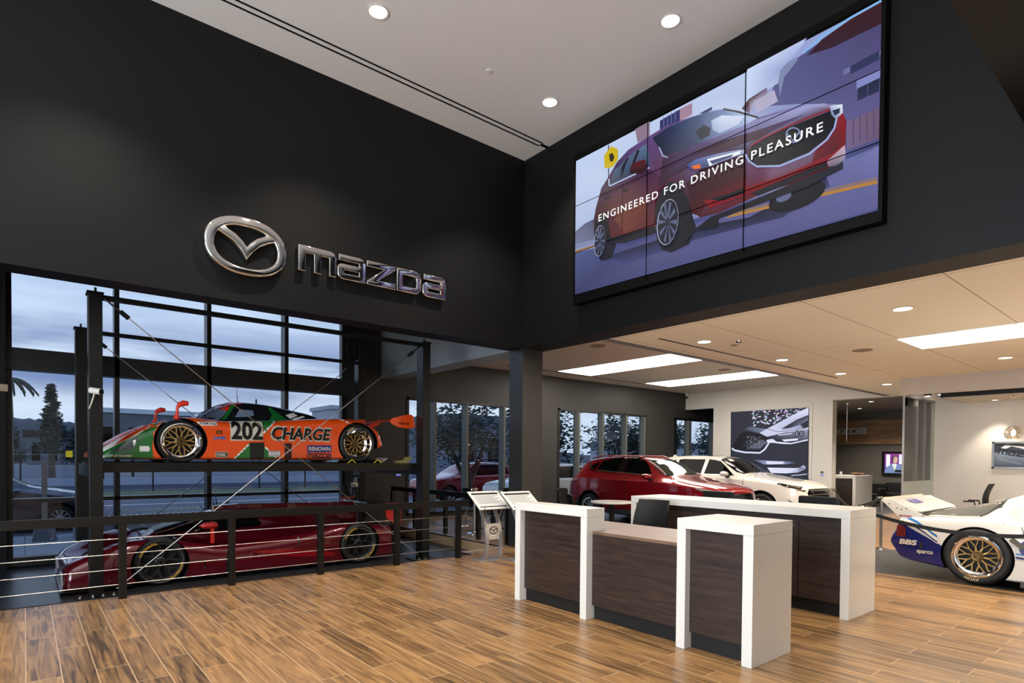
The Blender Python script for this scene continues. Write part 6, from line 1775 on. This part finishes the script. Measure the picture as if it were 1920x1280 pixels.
for pts, c in (([(.04, .3), (.14, .3), (.14, .95), (.04, .95)], (214, 216, 236)), ([(.36, .45), (.44, .45), (.44, .95), (.36, .95)], (206, 208, 232)), ([(.55, .45), (.95, .45), (.95, .95), (.55, .95)], (200, 206, 230)), ([(.0, 0), (.03, .25), (.17, .46), (.33, .46), (.44, .36), (.5, 0)], (104, 122, 158)), ([(.19, .48), (.26, .1), (.31, .46)], (206, 216, 226)),
               (ell(.27, .68, .06, .2, 0, 16), (186, 150, 130)), ([(.20, .72), (.22, .9), (.30, .93), (.33, .78), (.28, .84)], (90, 84, 84)), ([(.195, .62), (.22, .62), (.225, .78), (.20, .78)], (20, 20, 24)), ([(.25, .1), (.268, .1), (.272, .4), (.25, .42)], (170, 200, 90)), ([(.26, .04), (.5, .04), (.5, .16), (.26, .16)], (16, 18, 24))):
    tvp.append((pts, c))
picture('picture', t, tvp, tconv, vcol_mat('tv_screen', 1.1), .0005, t.location)
t = frame_desk('lounge_counter', 'white framed high counter with a walnut side in the far lounge', 'counter', 20.6, 22.0, 7.62, 9.3, 1.13, .09)
t = thing('bar_stool', 'tall metal bar stool at the far lounge counter', 'bar stool', (20.35, 8.25, 0))
MB().lathe([(.003, .72), (.17, .72), (.18, .75), (.16, .77), (.003, .77)], 24).build('seat', M_LEATHER, t, smooth=.6)
for i in range(4):
    a = PI/4+PI/2*i
    MB().tube([(.12*math.cos(a), .12*math.sin(a), .72), (.22*math.cos(a), .22*math.sin(a), 0)], .014, 8).build('leg', M_STEEL, t, smooth=.8)
MB().tube([(.17*math.cos(PI/4+PI/2*i), .17*math.sin(PI/4+PI/2*i), .33) for i in range(4)], .009, 6, None, True).build('footrest', M_STEEL, t)
o = MB().lathe([(.003, 0), (.035, 0), (.04, .12), (.003, .12)], 16).build('cup', P_WH, smooth=.6); o.location = (21.2, 8.3, 1.13); tag(o, 'white cup on the far lounge counter', 'cup')
o = MB().lathe([(.003, 0), (.07, 0), (.2, .07), (.19, .075), (.06, .012), (.003, .01)], 24).build('bowl', mat('wooden_bowl', rgb(150, 90, 46), .4), smooth=.6); o.location = (21.5, 7.9, 1.13); tag(o, 'shallow wooden bowl on the far lounge counter', 'bowl')
def lounge_seat(label, x, y):
    t = thing('lounge_armchair', label, 'armchair', (x, y, 0), 0, 'dark lounge armchairs')
    MB().box(-.36, .36, -.36, .36, .08, .42).build('seat', M_LEATHER, t, bevel=.03)
    MB().box(.24, .38, -.38, .38, .1, .80).build('backrest', M_LEATHER, t, bevel=.03)
    for sy in (-1, 1): MB().box(-.36, .3, sy*.37-.06, sy*.37+.06, .1, .62).build('armrest', M_LEATHER, t, bevel=.03)
    for sx in (-1, 1):
        for sy in (-1, 1): MB().box(sx*.3-.02, sx*.3+.02, sy*.34-.02, sy*.34+.02, 0, .09).build('leg', M_STEEL, t)
lounge_seat('dark lounge armchair just right of the far white counter', 24.0, 8.35); lounge_seat('dark lounge armchair below the television', 25.6, 8.1)
t = thing('pendant_lamp', 'slim chrome rod pendant in the far lounge opening', 'pendant lamp', (22.0, 8.45, 2.22))
MB().cyl((0, 0, .12), (0, 0, 1.36), .012, 8).build('rod', M_STEEL, t); MB().lathe([(.003, 1.4), (.09, 1.4), (.09, 1.38), (.04, 1.33), (.003, 1.33)], 20).build('canopy', M_CHROME, t, smooth=.6)
MB().lathe([(.003, .12), (.03, .11), (.075, .04), (.08, 0), (.003, 0)], 20).build('head', M_CHROME, t, smooth=.6)
for i, (x, y) in enumerate(((21.9, 8.9), (24.6, 9.0), (22.0, 7.7), (24.8, 7.4))):
    downlight(x, y, 3.618, 'small round downlight in the dim lounge ceiling, '+('left of the rod pendant', 'furthest from the opening', 'right of the rod pendant', 'nearest the glass partition edge')[i], 'lounge downlights', .07, 260, 2.4)

# ================================================================== OUTSIDE
ZO = -.25
def obox(name, q, m, label=None, cat=None):
    b = MB(); b.box(*q); o = b.build(name, m); o['kind'] = 'structure'; return o
M_ASPH = mat('asphalt', rgb(86, 88, 100), .8, noise=.12, nscale=1.5)
M_CONC = mat('concrete', rgb(150, 152, 158), .8, noise=.06, nscale=2)
obox('ground', (-120, 160, YB+.2, 330, ZO-.3, ZO-.02), mat('dry_ground', rgb(92, 94, 86), .9, noise=.2, nscale=.5))
obox('sidewalk', (-40, 60, YW+.3, 17.3, ZO-.2, ZO), plank_mat('paving', rgb(140, 144, 150), rgb(156, 158, 164), rgb(104, 106, 110), 1.5, 1.5, False, .7, .3, .012, 0))
obox('road', (-80, 120, 17.4, 30.5, ZO-.2, ZO-.01), M_ASPH)
for i, y in enumerate((21.5, 26.0)):
    obox('road_line', (-80, 120, y, y+.14, ZO-.02, ZO+.002), P_WH)
o = obox('verge', (-80, 120, 30.5, 35.0, ZO-.2, ZO+.03), mat('verge_grass', rgb(84, 92, 58), .9, noise=.4, nscale=1.2))
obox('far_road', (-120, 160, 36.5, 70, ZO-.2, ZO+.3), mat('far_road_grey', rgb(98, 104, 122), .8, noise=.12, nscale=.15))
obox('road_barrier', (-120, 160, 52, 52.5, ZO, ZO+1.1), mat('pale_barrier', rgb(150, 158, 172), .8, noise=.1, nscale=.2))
t = thing('chain_fence', 'thin wire fence with dark posts along the grass strip across the street', 'fence', (20, 35.2, ZO))
for x in [-8+2.62*i for i in range(20)]:
    MB().box(x-20-.035, x-20+.035, -.035, .035, 0, 1.9).build('post', M_BLACK, t)
wb = MB()
for z in (.1, .7, 1.3, 1.85): wb.tube([(-30, 0, z), (24, 0, z)], .008, 4)
wb.build('wire', M_STEEL, t)
# hills
def hill(name, y, prof, m, depth=60):
    b = MB(); v = []; f = []
    for x, z in prof:
        for dy, k_ in ((0, .0), (8, .55), (20, .9), (depth*.5, 1.0), (depth, .8)):
            v.append((x, y+dy, ZO+z*k_))
    for i in range(len(prof)-1):
        for j in range(4): f.append((i*5+j, (i+1)*5+j, (i+1)*5+j+1, i*5+j+1))
    b.add(v, f); o = b.build(name, m, smooth=1.2); o['kind'] = 'structure'; return o
rs = random.Random(11)
prof = []
for i in range(360):
    x = -120+i*1.0; i /= 3
    z = 10.3+.5*math.sin(i*.21)+.35*math.sin(i*.53+1)+rs.uniform(-.3, .8)*(.4+.6*(math.sin(i*1.7)>0))
    if x > 90: z *= max(.35, 1-(x-90)/160)
    prof.append((x, z))
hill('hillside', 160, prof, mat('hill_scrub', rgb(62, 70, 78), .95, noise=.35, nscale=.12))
def building(label, x0, x1, y0, y1, h, wall, roof, wins=0):
    t = thing('building', label, 'building', ((x0+x1)/2, (y0+y1)/2, ZO), 0)
    part('wall', t, wall, lambda b: b.box(x0, x1, y0, y1, ZO, ZO+h))
    part('roof', t, roof, lambda b: b.box(x0-.3, x1+.3, y0-.3, y1+.3, ZO+h, ZO+h+.6))
    for i in range(wins):
        xa = x0+(x1-x0)*(i+.25)/wins
        part('window', t, M_TINT, lambda b: b.box(xa, xa+(x1-x0)*.5/wins, y0-.05, y0, ZO+h*.35, ZO+h*.75))
M_PALE = mat('pale_wall', rgb(176, 180, 186), .8); M_SLATE = mat('slate_wall', rgb(96, 104, 112), .8)
building('long low building with a pale roof behind the nose of the lifted car', 6, 34, 90, 100, 7.2, M_SLATE, mat('pale_roof', rgb(196, 206, 212), .6), 8)
building('white box building beyond the rear deck of the lifted car', 36.5, 41, 88, 96, 9.2, M_PALE, M_PALE, 3)
building('small dark house with a lit front seen low through the left pane', .2, 4.2, 74, 80, 3.6, M_SLATE, M_BLACK, 3)
building('grey gabled shop building behind the trees at the rear windows', 25, 36, 37.5, 46, 4.6, mat('blue_grey_wall', rgb(110, 118, 136), .8), M_SLATE, 4)
building('low pale building seen between the trees through the corner opening', 58, 74, 46, 54, 3.4, M_PALE, M_SLATE, 4)
t = thing('roadside_sign', 'small lit white roadside sign seen beside the left lift post', 'sign', (6.0, 50, ZO))
MB().box(-.08, .08, -.06, .06, 0, 1.85).build('pole', M_BLACK, t)
o = MB().box(-1.1, 1.1, -.1, .1, 1.8, 2.7).build('face', mat('lit_sign_face', rgb(220, 214, 190), .5, emit=rgb(235, 225, 190), estr=1.2), t, bevel=.02)

# trees
M_BARK = mat('bark', rgb(84, 74, 68), .9, noise=.25, nscale=6)
M_LEAF = mat('dark_leaves', rgb(40, 52, 40), .7, noise=.4, nscale=1.5)
M_PINE = mat('pine_needles', rgb(40, 50, 46), .8, noise=.3, nscale=2)
def leaves(b, c, r, n, size, rnd, flat=1.0):
    for _ in range(n):
        d = Vector((rnd.gauss(0, 1), rnd.gauss(0, 1), rnd.gauss(0, 1))).normalized()*r*rnd.uniform(.35, 1.0)
        p = Vector(c)+Vector((d.x, d.y, d.z*flat))
        a = Vector((rnd.gauss(0, 1), rnd.gauss(0, 1), rnd.gauss(0, .6))).normalized(); u = a.orthogonal().normalized(); s = size*rnd.uniform(.6, 1.4)
        b.add([p-a*s, p+u*s*.4, p+a*s, p-u*s*.4], [(0, 1, 2, 3)])
def tree(label, x, y, h, crown, n=900, size=.16, seed=1, cat='tree', trunk=.16, fork=True):
    rnd = random.Random(seed)
    t = thing('tree', label, cat, (x, y, ZO), 0, 'trees outside the windows')
    def tr(b):
        b.tube([(0, 0, 0), (.05, 0, h*.25), (-.05, .05, h*.5), (.05, 0, h*.8)], [trunk*1.2, trunk, trunk*.8, trunk*.3], 10)
        if fork:
            b.tube([(.03, 0, h*.18), (.55, .1, h*.42), (1.1, .1, h*.75)], [trunk*.8, trunk*.6, trunk*.2], 8)
            b.tube([(.0, 0, h*.22), (-.5, .1, h*.48), (-1.0, -.1, h*.75)], [trunk*.7, trunk*.5, trunk*.2], 8)
    b = MB(); tr(b); b.build('trunk', M_BARK, t, smooth=1)
    b = MB()
    for _ in range(14):
        c = (rnd.gauss(0, crown*.42), rnd.gauss(0, crown*.35), h*.8+rnd.gauss(0, crown*.30))
        leaves(b, c, crown*.5, n//14, size, rnd)
    b.build('foliage', M_LEAF, t, recalc=False)
tree('leafy tree with a forked trunk just outside the rear window left of the column', 12.9, 18.3, 3.9, 1.9, 2600, .11, 3)
tree('leafy tree outside the rear windows left of the red car', 19.3, 20.8, 3.8, 2.3, 3200, .13, 5)
tree('dark leafy tree outside the rear windows behind the red car roof', 24.1, 20.0, 3.4, 1.9, 2900, .13, 8)
tree('dark tree at the right of the pane seen through the corner opening', 33.5, 20.4, 3.6, 1.9, 2400, .13, 9)
tree('leafy tree at the left of the pane seen through the corner opening', 29.3, 21.4, 3.8, 1.5, 1800, .13, 12)
def pine(label, x, y, h, seed, w):
    rnd = random.Random(seed)
    t = thing('conifer', label, 'tree', (x, y, ZO), 0, 'trees outside the windows')
    MB().tube([(0, 0, 0), (0, 0, h*.6), (.05, 0, h)], [.22, .14, .03], 8).build('trunk', M_BARK, t, smooth=1)
    b = MB()
    for i in range(26):
        z = h*(.30+.70*i/26); r = w*(1-(i/26))**.75*rnd.uniform(.6, 1.15)+.12
        for k_ in range(5):
            a = rnd.uniform(0, 2*PI); leaves(b, (r*.5*math.cos(a), r*.5*math.sin(a), z), r*.55, 16, .16, rnd, .35)
    b.build('foliage', M_PINE, t, recalc=False)
pine('tall dark conifer standing against the sky in the left window pane', 1.4, 50, 6.6, 4, 1.05)
for i, (x, y, h_) in enumerate(((3.6, 60, 4.6), (-1.0, 62, 4.4))):
    pine('shorter dark conifer '+('right' if i == 0 else 'left')+' of the tall one in the left window pane', x, y, h_, 20+i, 1.7)
t = thing('palm_tree', 'palm fronds at the extreme left edge of the left window pane', 'tree', (-.62, 40, ZO))
MB().tube([(0, 0, 0), (.05, 0, 3.4), (0, 0, 5.75)], [.2, .16, .14], 8).build('trunk', M_BARK, t, smooth=1)
b = MB()
for k_ in range(16):
    a = 2*PI*k_/16+.2; pts = []
    for i in range(7):
        s = i/6; r = 1.25*s; pts.append(Vector((r*math.cos(a), r*math.sin(a), 5.75+.5*s-1.25*s*s)))
    for i in range(6):
        d = (pts[i+1]-pts[i]); sd = Vector((-math.sin(a), math.cos(a), 0))*.18*(1-i/7)
        b.add([pts[i]-sd+Vector((0, 0, -.1)), pts[i], pts[i]+sd+Vector((0, 0, -.1)), pts[i+1]+sd*.8+Vector((0, 0, -.1)), pts[i+1], pts[i+1]-sd*.8+Vector((0, 0, -.1))], [(0, 1, 4, 5), (1, 2, 3, 4)])
b.build('fronds', M_PINE, t, recalc=False)
# shrubs, post, planter
t = thing('post', 'white metal post on a concrete footing outside the left window', 'post', (.33, 16.2, ZO))
MB().box(-.05, .05, -.05, .05, .2, 1.7).build('pole', M_ALU, t); MB().prism([(-.22, 0), (.22, 0), (.17, .26), (-.17, .26)], -.18, .18, 'xz').build('footing', M_CONC, t)
t = thing('planter', 'low concrete planter wall with a red spiky plant outside the left window', 'planter', (1.6, 16.4, ZO))
MB().box(-.75, 1.4, -.3, .4, 0, .26).build('wall', M_CONC, t)
b = MB(); rnd = random.Random(2)
for k_ in range(46):
    a = rnd.uniform(0, 2*PI); l_ = rnd.uniform(.4, .75); e_ = rnd.uniform(.25, 1.2); cx_ = rnd.uniform(-.5, -.1)
    p0 = Vector((cx_, 0, .26)); p1 = p0+Vector((l_*math.cos(a)*math.cos(e_), l_*math.sin(a)*math.cos(e_), l_*math.sin(e_))); sd = Vector((-math.sin(a), math.cos(a), 0))*.02
    b.add([p0-sd, p0+sd, p1], [(0, 1, 2)])
b.build('spiky_leaves', mat('red_leaves', rgb(120, 62, 58), .6, noise=.3), t, recalc=False)
b = MB(); leaves(b, (-.45, .1, .36), .28, 90, .05, rnd, .5); b.build('ground_leaves', mat('green_leaves', rgb(70, 88, 48), .7), t, recalc=False)
t = thing('agave', 'spiky agave plant outside the tall window above the red car fin', 'plant', (3.7, 15.6, ZO))
b = MB()
for k_ in range(18):
    a = 2*PI*k_/18; e_ = .45+.35*(k_ % 3); l_ = .85
    p0 = Vector((0, 0, .1)); p1 = p0+Vector((l_*math.cos(a)*math.cos(e_), l_*math.sin(a)*math.cos(e_), l_*math.sin(e_))); pm = (p0+p1)/2; sd = Vector((-math.sin(a), math.cos(a), 0))*.05
    b.add([p0-sd*.6, p0+sd*.6, pm+sd, p1, pm-sd], [(0, 1, 2, 3, 4)])
b.build('leaves', mat('agave_leaves', rgb(70, 92, 88), .6), t, recalc=False)
t = thing('picket_fence', 'low white picket fence outside the tall window behind the dark red car', 'fence', (3.4, 17.12, ZO))
for i in range(26): MB().box(-1.6+i*.13, -1.57+i*.13, -.012, .012, 0, .55).build('picket', M_WHITE, t)
MB().box(-1.65, 1.7, -.02, .02, .46, .50).build('rail', M_WHITE, t)

# parked cars outside
P_SILV = mat('dark_blue_paint', rgb(34, 42, 66), .2, metal=.3, coat=1.0)
TABS = [(a_, w_c, b_c, s_c*1.12, t_c*1.13, r_c) for a_, w_c, b_c, s_c, t_c, r_c in [(0, .55, .32, .50, .60, .5), (.08, .76, .22, .60, .70, .6), (.4, .88, .2, .72, .80, .72), (1.0, .90, .2, .80, .90, .74), (1.45, .90, .2, .86, .98, .70), (1.9, .90, .2, .90, 1.2, .6), (2.4, .90, .2, .92, 1.4, .56), (3.0, .90, .2, .94, 1.43, .56), (3.5, .90, .2, .95, 1.36, .56), (4.0, .88, .22, .96, 1.12, .60), (4.45, .84, .26, .9, 1.0, .66), (4.62, .74, .36, .66, .8, .6)]]
wout = [('side_window', [(1.85, 1.09), (2.35, 1.45), (2.9, 1.5), (3.5, 1.43), (3.9, 1.18), (3.6, 1.12)], M_TINT, .004)]
flip_tab = lambda tab: [(tab[-1][0]-r[0],)+tuple(r[1:]) for r in tab[::-1]]
def flipped(wins, L): return [(n_, [(L-a, z) for a, z in p], m, o_) for n_, p, m, o_ in wins]
c1, _ = suv('car', 'dark blue sedan parked outside the left window pane', 'car', -3.05, 17.9+.9, P_SILV, flip_tab(TABS), .98, 3.70, .31, flipped(wout, 4.62), {'screen': [(2.75, -.5), (3.1, -.62), (3.1, .62), (2.75, .5)], 'mirror': (2.9, .98), 'trim': M_BLACK}, ZO, axis='x')
c2, _ = suv('car', 'white sport utility car parked outside the rear window behind the red car', 'car', 12.55, 16.2, P_PEARL, TAB5, .93, 3.63, .36, [('side_window', [(1.75, 1.15), (2.3, 1.56), (3.5, 1.58), (4.05, 1.42), (4.0, 1.2), (3.0, 1.16)], M_TINT, .004)], {'trim': M_BLACK}, ZO, axis='x')
c3, _ = suv('car', 'red sport utility car parked outside the rear window left of the column', 'car', 11.9, 20.3, P_SOUL, TAB5, .93, 3.63, .36, [('side_window', [(1.75, 1.15), (2.3, 1.56), (3.5, 1.58), (4.05, 1.42), (4.0, 1.2), (3.0, 1.16)], M_TINT, .004)], {}, ZO, axis='x')
